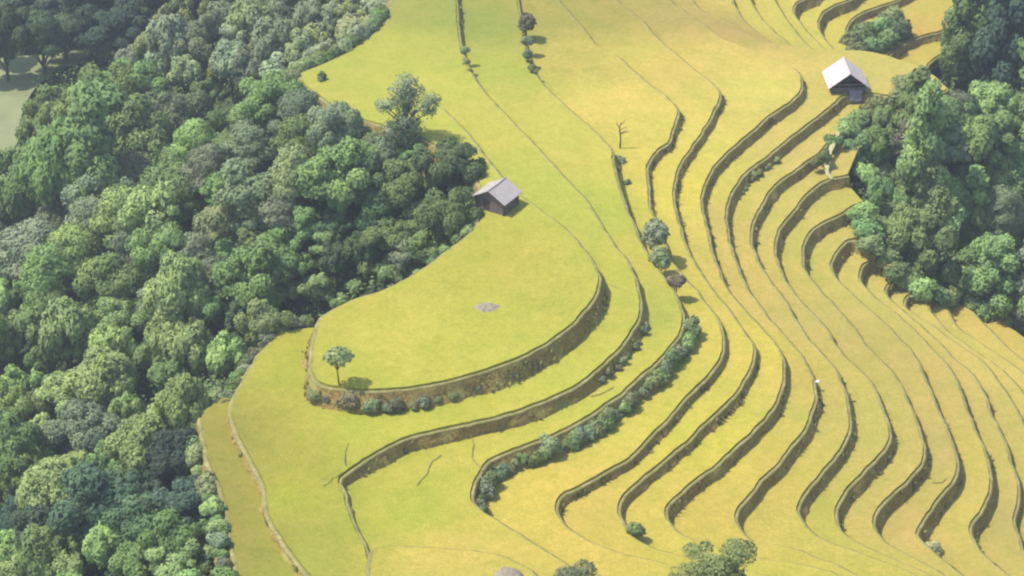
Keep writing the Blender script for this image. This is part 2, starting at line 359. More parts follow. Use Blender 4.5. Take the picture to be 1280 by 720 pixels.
FIELDS = []
def in_field(x, y): return any(inside(np.array([[x, y]]), p)[0] for p in FIELDS)
TUFT_COL = (.27, .25, .10, 1)
def terrace(label, k, outer, inner, ztop, zbot, closed=False, tuft=.5, nxt=None, col=None, name='rice_terrace'):
    """outer: lip curve (downhill on its left); inner: lip of the terrace above, or None"""
    zf = ztop if callable(ztop) else (lambda y: ztop)
    zb = zbot if callable(zbot) else (lambda y: zbot)
    nrm = lnormals(outer, closed)
    ins = np.full(len(outer), .4)
    if inner is not None: ins = np.minimum(ins, .35*gap(outer, inner))
    run = np.array([.36*max(.1, zf(p[1])-zb(p[1])) for p in outer])
    run = run*np.array([1+.9*noise.noise(Vector((p[0]*.22, p[1]*.22, k*1.7))) for p in outer])
    if nxt is not None: run = np.minimum(run, .45*gap(outer, nxt))
    crop_edge = outer-nrm*ins[:, None]
    poly = crop_edge if closed or inner is None else np.vstack([crop_edge, inner[::-1]])
    FIELDS.append(poly)
    root = empty(name, (0, 0, 0))
    tag(root, label, 'rice terrace', 'rice terraces stepping down the hillside', 'structure')
    obj('rice_crop', field_mesh('rice_crop', poly, zf, CROP, col=col), RICE, root)
    m = len(outer); L = range(m) if closed else range(m-1)
    # bund
    V = []
    for i in range(m):
        p, q = crop_edge[i]-nrm[i]*.15, outer[i]; z = zf(outer[i][1])
        mid = (crop_edge[i]+outer[i])/2; j = .05*noise.noise(Vector((q[0]*1.2, q[1]*1.2, k)))
        V += [(p[0], p[1], z-.05), (mid[0], mid[1], z+.14+j), (q[0], q[1], z+.02+j), (q[0]-nrm[i][0]*.1, q[1]-nrm[i][1]*.1, z-.3)]
    F = []
    for i in L:
        a, b_ = 4*i, 4*((i+1) % m)
        for r_ in range(3): F.append((a+r_, a+r_+1, b_+r_+1, b_+r_))
    obj('bund', mesh_np('bund', V, [f[::-1] for f in F], True), BUND, root)
    # bank
    rows = 6; V = []
    for i in range(m):
        z = zf(outer[i][1]); h = max(.12, z-zb(outer[i][1]))
        for r_ in range(rows):
            t = r_/(rows-1); q = outer[i]+nrm[i]*(run[i]*t*(.75+.25*t))
            j = 0 if r_ in (0,) else .45*t*noise.noise(Vector((q[0]*.5, q[1]*.5, k*3.0)))+.18*noise.noise(Vector((q[0]*1.1, q[1]*1.1, (z-h*t)*1.3)))+.12*noise.noise(Vector((q[0]*3, q[1]*3, (z-h*t)*3)))
            q = q+nrm[i]*j
            V.append((q[0], q[1], z-.005-(h+.05)*t))
    F = []
    for i in L:
        a, b_ = rows*i, rows*((i+1) % m)
        for r_ in range(rows-1): F.append((a+r_, b_+r_, b_+r_+1, a+r_+1))
    obj('earth_bank', mesh_np('earth_bank', V, F, True), BANK, root)
    # grass tufts on bund and bank
    pos = []; size = []; r = np.random.default_rng(100+k+m)
    for i in range(m):
        z = zf(outer[i][1]); h = max(.1, z-zb(outer[i][1]))
        dens = 3.0*tuft*(1.0+2.6*noise.noise(Vector((outer[i][0]*.13, outer[i][1]*.13, k*2.0))))
        if nrm[i][1] > .12: continue
        for _ in range(r.poisson(max(0, dens))):
            t = r.uniform(-.35, 1)
            if t < 0 and r.random() < .7: continue
            if t < 0: q = outer[i]+nrm[i]*(t*ins[i]*1.5); zz = z-.06
            else: q = outer[i]+nrm[i]*(run[i]*t*(.75+.25*t)); zz = z-h*t-.05
            pos.append(np.array([q[0], q[1], zz])); size.append(r.uniform(.14, .42) if t > .15 else r.uniform(.10, .2))
    if len(pos) > 6:
        V, F = blades(pos, None, size, k+m)
        g = obj('bank_grass', mesh_np('bank_grass', V, F), LEAF, root); g.color = TUFT_COL; g['kind'] = 'stuff'
    return root

full = {k: C['E%d' % k] for k in range(1, 19)}
lip1 = np.vstack([C['E2'], C['B1'], C['B1u']])
T = {}
T[0] = terrace('broad green rice platform with a small oval heap and a lone little tree, beside the grey-roofed hut', 0, C['E1'], None, lambda y: zlev(0, y), lambda y: zlev(1, y), True, .9)
T[1] = terrace('wide green terrace wrapping round below the platform and running up the long slope', 1, lip1, None, lambda y: zlev(1, y), lambda y: zlev(2, y), True, .5)
LBL = {2: 'green terrace just above the bank hidden by a thick row of bushes',
 3: 'yellow terrace just below the bushy bank, turning sharply at its lower left end',
 4: 'yellow-green terrace second below the bushy bank, with small soil spills down its bank',
 5: 'yellow-green terrace third below the bushy bank, with one dark dot of a stubble gap',
 6: 'long tan terrace on which the white-roofed field hut stands',
 7: 'tan terrace just below the white-roofed hut, ending beside the light footpath',
 8: 'tan terrace second below the white-roofed hut, its bank longest and darkest at the upper loop',
 9: 'greener terrace third below the white-roofed hut, between two tan ones',
 10: 'tan terrace fourth below the white-roofed hut, with a brown broken bank at its upper loop',
 11: 'terrace fifth below the white-roofed hut, its lower bank wide and grey with a pale green tuft at the foot',
 12: 'terrace sixth below the white-roofed hut, its short brown bank near the lower right corner',
 13: 'narrow yellow terrace seventh below the white-roofed hut, curling round under the wood edge',
 14: 'narrow yellow terrace eighth below the white-roofed hut, with a little dark hollow at its upper end',
 15: 'narrow yellow terrace ninth below the white-roofed hut, ending under leafy shrubs',
 16: 'narrow yellow terrace third from the lowest at the right wood edge',
 17: 'lowest yellow terrace in view at the right, its edge against the dark trees'}
for k in range(2, 18):
    outer = C['E%d' % (k+1)]
    inner = C['E%d' % k] if k != 7 else C['E7b']
    if k == 6: outer = C['E7']
    nxt = C['E%d' % (k+2)] if k+2 <= 18 else None
    T[k] = terrace(LBL[k], k, outer, inner, (lambda y, k=k: zlev(k, y)), Z[k+1], False, .75 if k in (3, 4) else .35, nxt)
terrace('dull tan strip field at the lower left, lowest beside the leafy forest', 30, C['BL'], C['B1'], lambda y: zlev(19, y), Z[2]-2.2, False, .6)
terrace('yellow field at the bottom edge, in front of the green terrace', 31, C['F1'], None, Z[2]+.75, Z[2]-.2, False, .2)
FL = {8: 'far upper yellow terrace first behind the crest, at its left', 9: 'far upper yellow terrace second behind the crest', 10: 'far upper yellow terrace third behind the crest, with the smoothest edge',
 11: 'far upper terrace behind the crest with a short dark bank touching the top of the photo', 12: 'far upper terrace with a long curved dark bank, above the big clump of bushes', 13: 'orange-yellow far upper terrace just below the big clump of bushes', 14: 'yellow far upper terrace nearest the right-hand trees'}
prev = C['E7a']
for k in range(8, 16):
    if k == 13: nx = None
    terrace(FL.get(k-0) if k < 13 else {13: 'far upper yellow strip between the curved bank and the big clump of bushes', 14: FL[13], 15: FL[14]}[k], 40+k, C['S%d' % k], prev, Z[k-1], Z[k]-(1.0 if k == 13 else 0), False, .5)
    prev = C['S%d' % k]
# ---------------------------------------------------------------- base ground
smp = []
def add_s(P, z, st=3):
    for p in P[::st]: smp.append((p[0], p[1], z))
add_s(C['E1'], Z[1]-.9); add_s(C['E2'], Z[2]-.9); add_s(C['B1'], Z[2]-1.2); add_s(C['B1u'], Z[2]-2.5); add_s(C['BL'], Z[2]-3)
for k in range(3, 19): add_s(C['E%d' % k], Z[k]-1.0)
for k in range(8, 16): add_s(C['S%d' % k], Z[k]-1.6)
smp = np.array(smp)
XS = np.concatenate([np.linspace(-1200, -190, 22), np.arange(-180, 181, 2.5), np.linspace(190, 1200, 22)])
YS = np.concatenate([np.linspace(-700, -150, 14), np.arange(-140, 241, 2.5), np.linspace(260, 1600, 26)])
GX, GY = np.meshgrid(XS, YS); GP = np.c_[GX.ravel(), GY.ravel()]
GZ = np.zeros(len(GP))
for i in range(0, len(GP), 2000):
    d2 = ((GP[i:i+2000, None]-smp[None, :, :2])**2).sum(-1)+.05
    w = d2**-1.6; zi = (w*smp[None, :, 2]).sum(1)/w.sum(1); d = np.sqrt(d2.min(1))
    drop = .95*np.clip(d-.8, 0, 14)+.40*np.clip(d-14.8, 0, 32)
    rise = .42*np.clip(d-75, 0, 500)+.1*np.clip(d-575, 0, 900)
    GZ[i:i+2000] = zi-drop+rise
for i, p in enumerate(GP):
    GZ[i] += .0 if abs(p[0]) < 1 else 0
    GZ[i] += min(1, max(0, (np.abs(p-np.array([0, 0])).max()-60)/60))*6*noise.noise(Vector((p[0]*.018, p[1]*.018, 5)))
# the viewpoint's own hill stays below the camera
GZ = np.where(GP[:, 1] < -90, np.minimum(GZ, 60), GZ)
GZ2 = GZ.reshape(GX.shape)
nx, ny = len(XS), len(YS)
F = [(j*nx+i, j*nx+i+1, (j+1)*nx+i+1, (j+1)*nx+i) for j in range(ny-1) for i in range(nx-1)]
o = obj('hillside', mesh_np('hillside', np.c_[GP, GZ], F, True), FLOOR)
tag(o, 'dark grassy hillside ground under the forest and round the terraces', 'hillside', None, 'structure')
def ground(x, y):
    i = min(nx-2, max(0, np.searchsorted(XS, x)-1)); j = min(ny-2, max(0, np.searchsorted(YS, y)-1))
    u = (x-XS[i])/(XS[i+1]-XS[i]); v = (y-YS[j])/(YS[j+1]-YS[j])
    return (GZ2[j, i]*(1-u)+GZ2[j, i+1]*u)*(1-v)+(GZ2[j+1, i]*(1-u)+GZ2[j+1, i+1]*u)*v
def on_ground(px, py, h=0.0):
    """where a point h above the ground shows at this pixel (nearest such place)"""
    d = ray(px, py); t = 120.0; pv = None
    while t < 900:
        p = CAM+d*t; s = p[2]-h-ground(p[0], p[1])
        if s <= 0: break
        t += 1.5
    p = CAM+d*t
    return np.array([p[0], p[1], ground(p[0], p[1])])

# ---------------------------------------------------------------- plants
def ico(sub):
    bm = bmesh.new(); bmesh.ops.create_icosphere(bm, subdivisions=sub, radius=1)
    V = np.array([v.co[:] for v in bm.verts]); F = [tuple(v.index for v in f.verts) for f in bm.faces]; bm.free(); return V, F
ICV, ICF = ico(2)
def crown_mesh(name, lobes, leaves, size, seed, core=.80, flat=.0, droop=0.0):
    r = np.random.default_rng(seed); V = []; F = []
    lob = [(np.array(c, float), np.array(q if hasattr(q, '__len__') else (q, q, q), float)) for c, q in lobes]
    if core:
        for c, q in lob:
            i0 = len(V); s = r.uniform(0, 99)
            for v in ICV:
                f = core*(1+.25*noise.noise(Vector(v*1.8)+Vector((s, 0, 0))))
                V.append(c+v*q*f)
            F += [tuple(i+i0 for i in f) for f in ICF]
    area = np.array([(q[0]*q[1]*q[2])**.667 for c, q in lob]); area /= area.sum()
    Cc = np.array([c for c, q in lob]); Qq = np.array([q for c, q in lob])
    core_n = len(V); cen = (Cc*area[:, None]).sum(0); got = []; left = leaves
    while left > 0:
        M = int(left*2.6)+64
        i = r.choice(len(lob), p=area, size=M); d = r.normal(size=(M, 3)); d /= np.linalg.norm(d, axis=1)[:, None]
        ok = ~((d[:, 2] < -.3) & (r.random(M) < .6))
        thr = r.uniform(-.55, .25, M); q3 = d*2.2; off = seed*1.7+i*5
        nz = np.array([noise.noise((x+o_, y, z)) for (x, y, z), o_ in zip(q3.tolist(), off.tolist())])
        ok &= nz >= thr                                    # leaf clumps gather in tufts
        p = Cc[i]+d*Qq[i]*r.uniform(.74, 1.28, M)[:, None]
        e = (((p[:, None]-Cc[None])/Qq[None])**2).sum(2); e[np.arange(M), i] = 9
        ok &= e.min(1) >= .6
        p, d = p[ok][:left], d[ok][:left]; left -= max(len(p), leaves//40); got.append((p, d))
    p = np.vstack([g[0] for g in got]); d = np.vstack([g[1] for g in got]); n = len(p)
    unit = lambda x: x/(np.linalg.norm(x, axis=1)[:, None]+1e-9)
    nn = unit(d*.75+r.normal(size=(n, 3))*.5+np.array([0, 0, .35])); a_ = unit(np.cross(nn, r.normal(size=(n, 3)))); b_ = np.cross(nn, a_)
    s = size*r.uniform(.55, 1.45, n)[:, None]; w = s*r.uniform(.45, .8, n)[:, None]
    q = np.stack([p-b_*w*.5+nn*s*.05, p+a_*s*.5-np.array([0, 0, droop])*s, p+b_*w*.5+nn*s*.12, p-a_*s*.5], 1).reshape(-1, 3)
    nr = unit(d*.5+unit(p-cen)*.42+nn*.7)
    V = np.vstack([np.array(V).reshape(-1, 3), q]); F = F+[tuple(x) for x in (np.arange(4*n).reshape(-1, 4)+core_n).tolist()]
    me = mesh_np(name, V, F, True); me.materials.append(LEAF)
    base = [v.normal[:] for v in me.vertices][:core_n]
    me.normals_split_custom_set_from_vertices(base+np.repeat(nr, 4, 0).tolist())
    return me
def tube(pts, rad, seg=7):
    V = []; F = []
    pts = [np.array(p, float) for p in pts]
    for i, p in enumerate(pts):
        t = pts[min(i+1, len(pts)-1)]-pts[max(i-1, 0)]; t /= np.linalg.norm(t)+1e-9
        a = np.cross(t, [.3, 1, .1]); a /= np.linalg.norm(a); b_ = np.cross(t, a)
        for s in range(seg):
            an = 6.28318*s/seg; V.append(p+(a*math.cos(an)+b_*math.sin(an))*rad[i])
    for i in range(len(pts)-1):
        for s in range(seg): F.append((i*seg+s, i*seg+(s+1) % seg, (i+1)*seg+(s+1) % seg, (i+1)*seg+s))
    F.append(tuple(range(seg))[::-1]); F.append(tuple((len(pts)-1)*seg+s for s in range(seg)))
    return V, F
def trunk_mesh(h, lobes, rad, seed, mat):
    r = np.random.default_rng(seed); V = []; F = []
    def add(a):
        k = len(V); V.extend(a[0]); F.extend(tuple(i+k for i in f) for f in a[1])
    lean = r.uniform(-.25, .25, 2)
    top = np.array([lean[0], lean[1], h])
    add(tube([(0, 0, -.6), (lean[0]*.2, lean[1]*.2, h*.3), (lean[0]*.6, lean[1]*.6, h*.65), top], [rad*1.3, rad, rad*.75, rad*.45]))
    for c, q in lobes:
        c = np.array(c, float); st = np.array([lean[0]*.5, lean[1]*.5, min(h*.6, c[2]*.55)])
        mid = (st+c)/2+np.array([0, 0, .15*np.linalg.norm(c-st)])*r.uniform(-.3, .8)
        add(tube([st, mid, c], [rad*.5, rad*.35, rad*.15], 5))
    me = mesh_np('trunk', V, F, True); me.materials.append(mat); return me

def lobes_round(seed, n=19, R0=2.4, H=6, flat=.85):
    r = np.random.default_rng(seed); L = [((0, 0, H-.1*R0), (R0*.48, R0*.48, R0*.5))]; sx, sy, tp_ = r.uniform(.75, 1.15), r.uniform(.75, 1.15), r.uniform(.1, .45)
    for i in range(n):
        a = i*2.4+r.uniform(-.6, .6); u = r.uniform(.25, 1.05)*R0; z = H+r.uniform(-.75, .6+tp_)*R0*flat*(1.2-u/R0*.65)
        u *= (sx if i % 2 else sy); s = R0*r.uniform(.15, .36); L.append(((u*math.cos(a), u*math.sin(a), z), (s, s, s*r.uniform(.65, .95))))
    return L
def lobes_tall(seed, n=12, R0=1.7, H=6):
    r = np.random.default_rng(seed); L = []
    for i in range(n):
        t = i/(n-1); a = i*2.4+r.uniform(-.5, .5); rad = R0*(.25+.75*math.sin(math.pi*min(1, .18+t*.82)))*r.uniform(.4, .75)
        s = R0*r.uniform(.32, .5)*(1-.3*t); L.append(((rad*math.cos(a), rad*math.sin(a), H-2.6+t*5.2), (s, s, s*1.05)))
    return L
def lobes_layer(seed, n=14, R0=3.2, H=6):
    r = np.random.default_rng(seed); L = []
    for i in range(n):
        a = i*2.4+r.uniform(-.4, .4); t = i/(n-1); u = R0*(1-t*.75)*r.uniform(.5, .95)
        s = R0*r.uniform(.22, .34); L.append(((u*math.cos(a), u*math.sin(a), H-1.4+t*2.6), (s*1.2, s*1.2, s*.6)))
    return L
def lobes_plume(seed, n=13, R0=2.2, H=5):
    r = np.random.default_rng(seed); L = []
    for i in range(n):
        a = i*2.4+r.uniform(-.4, .4); u = R0*math.sqrt((i+.3)/n)*.85; z = H+R0*.75*(1-(u/R0)**2)+r.uniform(-.5, .5)
        s = R0*r.uniform(.22, .33); L.append(((u*math.cos(a), u*math.sin(a), z), (s, s, s*1.35)))
    return L
SHAPES = {}
def shape(kind, i, lob, h, rad, leaves, size, mat=BARK, core=.8, droop=.1):
    cm = crown_mesh('crown', lob, leaves, size, hash_(kind)+i, core, 0, droop)
    tm = trunk_mesh(h, lob[:6], rad, i, mat)
    ext = np.array([np.array(c)+np.array(q) for c, q in lob]); ex0 = np.array([np.array(c)-np.array(q) for c, q in lob])
    w = .5*(ext[:, 0].max()-ex0[:, 0].min()+ext[:, 1].max()-ex0[:, 1].min())
    zc = .5*(ext[:, 2].max()+ex0[:, 2].min()); hh = ext[:, 2].max()-ex0[:, 2].min()
    SHAPES.setdefault(kind, []).append((cm, tm, w, zc, hh))
def hash_(s): return sum(ord(c)*(i+1) for i, c in enumerate(s)) % 1000
for i in range(4): shape('round', i, lobes_round(11+i), 5.6, .2, 5200, .40)
for i in range(3): shape('tall', i, lobes_tall(31+i), 7, .17, 4200, .38)
for i in range(3): shape('layer', i, lobes_layer(51+i), 6.2, .2, 4800, .42)
for i in range(2):
    shape('round_big', i, lobes_round(15+i, 26), 5.6, .2, 10500, .25)
    shape('tall_big', i, lobes_tall(35+i, 16), 7, .17, 9000, .24)
    shape('layer_big', i, lobes_layer(55+i, 18), 6.2, .2, 10000, .26)
    shape('plume_big', i, lobes_plume(75+i, 18), 4.6, .14, 9000, .26, droop=.4)
for i in range(3): shape('plume', i, lobes_plume(71+i), 4.6, .14, 4200, .42, droop=.4)
for i in range(2): shape('thin', i, lobes_round(91+i, 13, 2.5, 5.2), 5.4, .13, 3600, .30, PALEBARK, .35)
for i in range(2): shape('fine', i, lobes_round(93+i, 17, 2.5, 5.2), 5.4, .13, 11000, .17, PALEBARK, .5)
def lobes_bush(seed, n=7, R0=1.0):
    r = np.random.default_rng(seed); L = [((0, 0, R0*.55), (R0*.6, R0*.6, R0*.55))]
    for i in range(n):
        a = i*2.4; u = R0*r.uniform(.35, .7); s = R0*r.uniform(.3, .45); L.append(((u*math.cos(a), u*math.sin(a), s*r.uniform(.7, 1.9)), (s, s, s)))
    return L
for i in range(4): shape('bush', i, lobes_bush(111+i), .7, .05, 900, .24)

COLS = {'mid': (0.248, 0.341, 0.134), 'light': (0.358, 0.457, 0.182), 'dark': (0.143, 0.198, 0.097), 'olive': (0.33, 0.369, 0.182), 'grey': (0.281, 0.33, 0.204), 'blue': (0.106, 0.15, 0.105), 'yellow': (0.36, 0.4, 0.1), 'brown': (0.25, 0.215, 0.145), 'pale': (0.496, 0.497, 0.276), 'sage': (0.285, 0.325, 0.135), 'pink': (0.265, 0.17, 0.101), 'twig': (0.235, 0.225, 0.13), 'scrub': (0.37, 0.41, 0.27)}
HUE = {'scrub': 'pale grey-green', 'twig': 'olive-brown', 'mid': 'green', 'light': 'light green', 'dark': 'dark green', 'olive': 'olive', 'grey': 'grey-green', 'blue': 'dark blue-green', 'yellow': 'yellow-green', 'brown': 'brownish', 'pale': 'pale green', 'sage': 'sage green', 'pink': 'reddish-brown'}
FORM = {'round': 'round-crowned', 'tall': 'tall narrow', 'layer': 'spreading layered', 'plume': 'feathery', 'thin': 'thin see-through', 'bush': 'low'}
def put(kind, loc, s, col, label, cat, group, name='forest_tree', sz=1.0, vi=None, trunk=True):
    cm, tm, w, zc, hh = SHAPES[kind][random.randrange(len(SHAPES[kind])) if vi is None else vi]
    root = empty(name, loc, random.uniform(0, 6.28)); root.scale = (s, s, s*sz)
    tag(root, label, cat, group)
    c = bpy.data.objects.new('crown' if kind != 'bush' else 'foliage', cm); COL.objects.link(c); c.parent = root
    j = [random.uniform(.85, 1.15) for _ in range(3)]
    c.color = tuple(COLS[col][i]*(.6+.4*j[i]) for i in range(3))+(1,)
    if trunk:
        t = bpy.data.objects.new('trunk' if kind != 'bush' else 'stem', tm); COL.objects.link(t); t.parent = root
    return root
def tree_px(kind, px, py, wpx, col, label, group=None, sz=1.0, cat='tree', name='forest_tree', vi=None, sink=None):
    """a tree whose crown centre shows at (px, py) with a crown wpx wide"""
    if wpx > 62 and kind+'_big' in SHAPES: kind += '_big'
    i = random.randrange(len(SHAPES[kind])) if vi is None else vi
    cm, tm, w, zc, hh = SHAPES[kind][i]
    ppm = 11.5
    for it in range(12):
        s = wpx/ppm/w
        if sink is None: sink = 0 if kind == 'bush' else .38*zc*s*sz
        p = on_ground(px, py, zc*s*sz-sink)
        ppm = 640/TANH/max(60, proj(p)[2])
        if it > 1 and (in_field(p[0], p[1])): sink = min(sink+.12*zc*s*sz, .75*zc*s*sz)
        elif it > 2: break
    return put(kind, (p[0], p[1], p[2]-sink), s, col, label, cat, group, name, sz, i)

def in_poly(x, y, poly):
    return inside(np.array([[x, y]], float), np.array(poly, float))[0]
taken = [(10, 100, 34), (60, 92, 24), (95, 84, 14), (5, 150, 30)]
# hand-placed trees of the left forest
# far meadow, open ground
HAND = [('tall', 403, 117, 26, 'dark', 1.0, 'small dark narrow tree standing out against the upper green field'),
 ('tall', 272, 92, 22, 'yellow', 1.2, 'slender yellow-green tree in front of the olive scrub'),
 ('round', 325, 338, 104, 'mid', 1.1, 'large round green tree just above the strip beside the platform'),
 ('bush', 460, 342, 34, 'light', 1.3, 'left one of a pair of small rounded light green trees by the platform edge'),
 ('bush', 486, 340, 32, 'light', 1.3, 'right one of a pair of small rounded light green trees by the platform edge'),
 ('layer', 222, 240, 112, 'mid', 1.0, 'broad spreading tree with layered light-topped branches in the middle of the forest'),
 ('round', 565, 215, 84, 'dark', 1.05, 'dark round tree directly behind the grey-roofed hut'),
 ('round', 510, 235, 84, 'mid', 1.05, 'grey-green round tree second from the grey-roofed hut'),
 ('round', 430, 215, 104, 'mid', 1.05, 'broad green tree below the odd tufted tree'),
 ('layer', 320, 178, 78, 'grey', 1.0, 'grey-green rounded tree with a domed top in the middle of the forest'),
 ('thin', 315, 240, 90, 'grey', 1.0, 'thin grey leafless-looking tree in the middle of the forest'),
 ('round', 72, 140, 70, 'mid', 1.2, 'big green tree in front of the far valley meadow'),
 ('round', 130, 115, 90, 'mid', 1.2, 'big bright-topped tree right of the far valley meadow'),
 ('tall', 115, 200, 80, 'mid', 1.25, 'towering vine-clad tree in the upper left forest'),
 ('layer', 40, 315, 110, 'grey', 1.0, 'grey-green spreading tree at the left edge, halfway up'),
 ('round', 130, 625, 130, 'blue', 1.0, 'large dark blue-green tree in the lower left corner'),
 ('round', 60, 660, 90, 'blue', 1.0, 'dark blue-green tree at the left of the largest dark one'),
 ('round', 185, 665, 90, 'dark', 1.0, 'dark green tree right of the largest dark one, by the tan strip field'),
 ('tall', 297, 415, 30, 'dark', 1.2, 'small dark cone-shaped tree at the forest edge above the strip field'),
 ('thin', 247, 465, 40, 'pink', 1.2, 'dry reddish-brown tree at the forest edge above the strip field'),
 ('plume', 180, 560, 84, 'light', 1.0, 'bright light green feathery tree beside the tan strip field'),
 ('plume', 130, 470, 84, 'light', 1.0, 'bright light green feathery tree in the middle of the lower left forest'),
 ('round', 100, 540, 96, 'grey', 1.0, 'olive-grey round tree among the feathery light green ones'),
 ('thin', 190, 380, 70, 'grey', 1.0, 'pale grey-green tree at the top of the feathery light green ones')]
for kind, x, y, w, colr, sz, lab in HAND:
    tree_px(kind, x, y, w, colr, lab, None, sz); taken.append((x, y, w*.36))
def scatter(poly, spacing, choose, tries=4000):
    xs = [p[0] for p in poly]; ys = [p[1] for p in poly]; n = 0
    for _ in range(tries):
        x, y = random.uniform(min(xs), max(xs)), random.uniform(min(ys), max(ys))
        if not in_poly(x, y, poly): continue
        if any((x-a)**2+((y-b_)*1.15)**2 < (max(spacing, r_) if r_ < spacing*1.3 else (r_+spacing*.35))**2 for a, b_, r_ in taken): continue
        kind, w, colr, place, grp = choose(x, y)
        tree_px(kind, x, y, w, colr, '%s %s %s %s' % (HUE[colr], FORM[kind], 'shrub' if kind == 'bush' else 'tree', place), grp, random.uniform(.85, 1.5), 'shrub' if kind == 'bush' else 'tree')
        taken.append((x, y, spacing)); n += 1
    return n
ch = random.choice
def ch_left(x, y):
    w = random.uniform(44, 92)
    if x > 380 and y < 340: return ch(['round', 'round', 'layer']), w*.85, ch(['mid', 'mid', 'dark', 'grey']), 'in the clump beside the grey-roofed hut', 'trees in the clump beside the hut'
    if y < 210 and x < 180: return ch(['round', 'tall', 'plume']), w, ch(['mid', 'light', 'mid', 'dark']), 'in the upper left forest', 'trees of the upper left forest'
    if y < 330 and x >= 180: return ch(['round', 'layer', 'thin']), w*.9, ch(['grey', 'olive', 'mid', 'mid', 'light']), 'in the middle of the forest', 'trees in the middle of the forest'
    if y < 360: return ch(['round', 'layer']), w, ch(['grey', 'mid', 'mid', 'light']), 'at the left edge below the tall vine-clad tree', 'trees at the left edge of the forest'
    if y < 560: return ch(['plume', 'plume', 'round']), w*.85, ch(['light', 'light', 'mid', 'light']), 'in the lower left forest', 'trees of the lower left forest'
    return ch(['plume', 'round', 'round']), w*.9, ch(['blue', 'mid', 'light', 'light', 'mid']), 'in the bottom left corner', 'trees in the bottom left corner'
n1 = scatter([(-40,222),(20,210),(48,145),(85,112),(130,100),(200,108),(380,120),(430,150),(470,165),(560,185),(590,230),(575,280),(500,335),(420,365),(335,405),(285,450),(240,500),(222,530),(228,600),(240,660),(250,760),(-40,760)], 33, ch_left)
def ch_scrub(x, y): return ch(['round', 'thin', 'bush', 'plume']), random.uniform(38, 56), ch(['scrub', 'scrub', 'sage', 'olive', 'grey']), 'on the far scrubby slope left of the upper field', 'scrub trees on the far slope'
n2 = scatter([(150,62),(205,30),(270,18),(335,16),(480,-30),(470,22),(436,50),(385,80),(340,100),(200,95)], 22, ch_scrub)
def ch_far(x, y): return ch(['round', 'layer']), random.uniform(44, 70), ch(['blue', 'dark', 'blue']), 'in the far dark wood at the top left', 'trees of the far dark wood'
n3 = scatter([(-30,-40),(265,-40),(250,0),(205,28),(130,50),(50,48),(-30,50)], 26, ch_far)
def ch_top(x, y): return ch(['round', 'layer', 'plume']), random.uniform(36, 56), ch(['mid', 'grey', 'olive']), 'by the top edge beyond the scrubby slope', 'trees beyond the scrubby slope'
n4 = scatter([(335,-40),(480,-40),(470,0),(345,12)], 24, ch_top)
def ch_right(x, y):
    if y < 120 and x > 1190: return ch(['round', 'layer', 'tall']), random.uniform(48, 74), ch(['blue', 'mid', 'grey', 'mid']), 'in the upper right wood', 'trees of the upper right wood'
    if y > 270+.62*(x-1105): return 'bush', random.uniform(36, 52), ch(['mid', 'light', 'light']), 'along the lower edge of the right-hand wood', 'shrubs along the lower edge of the right wood'
    if x < 1130: return ch(['round', 'bush', 'plume']), random.uniform(32, 48), ch(['mid', 'light', 'mid']), 'along the wood edge beside the footpath', 'trees along the right wood edge'
    return ch(['round', 'plume', 'layer', 'tall']), random.uniform(44, 68), ch(['mid', 'grey', 'light', 'mid', 'grey']), 'in the right-hand wood', 'trees of the right-hand wood'
HANDR = [('tall', 1130, 205, 34, 'brown', 1.3, 'bare brownish-grey tree in the right-hand wood'),
 ('plume', 1185, 290, 60, 'light', 1.1, 'light green leafy tree at the middle of the right-hand wood'),
 ('round', 1262, 300, 52, 'light', 1.1, 'light green tree at the right edge above the lowest terrace'),
 ('round', 1235, 130, 60, 'light', 1.0, 'green tree below the upper right wood, at the right'),
 ('layer', 1175, 150, 70, 'mid', 1.0, 'spreading green tree at the top of the right-hand wood'),
 ('thin', 1130, 120, 60, 'olive', .8, 'thin olive scrub tree beside the white-roofed hut')]
for kind, x, y, w, colr, sz, lab in HANDR:
    tree_px(kind, x, y, w, colr, lab, None, sz); taken.append((x, y, w*.36))
n5 = scatter([(1185,-40),(1320,-40),(1320,410),(1265,375),(1200,350),(1138,325),(1108,290),(1092,240),(1068,205),(1068,180),(1100,150),(1150,140),(1215,120),(1250,95),(1255,50),(1222,25),(1195,5)], 25, ch_right)
print('TREES', n1, n2, n3, n4, n5)

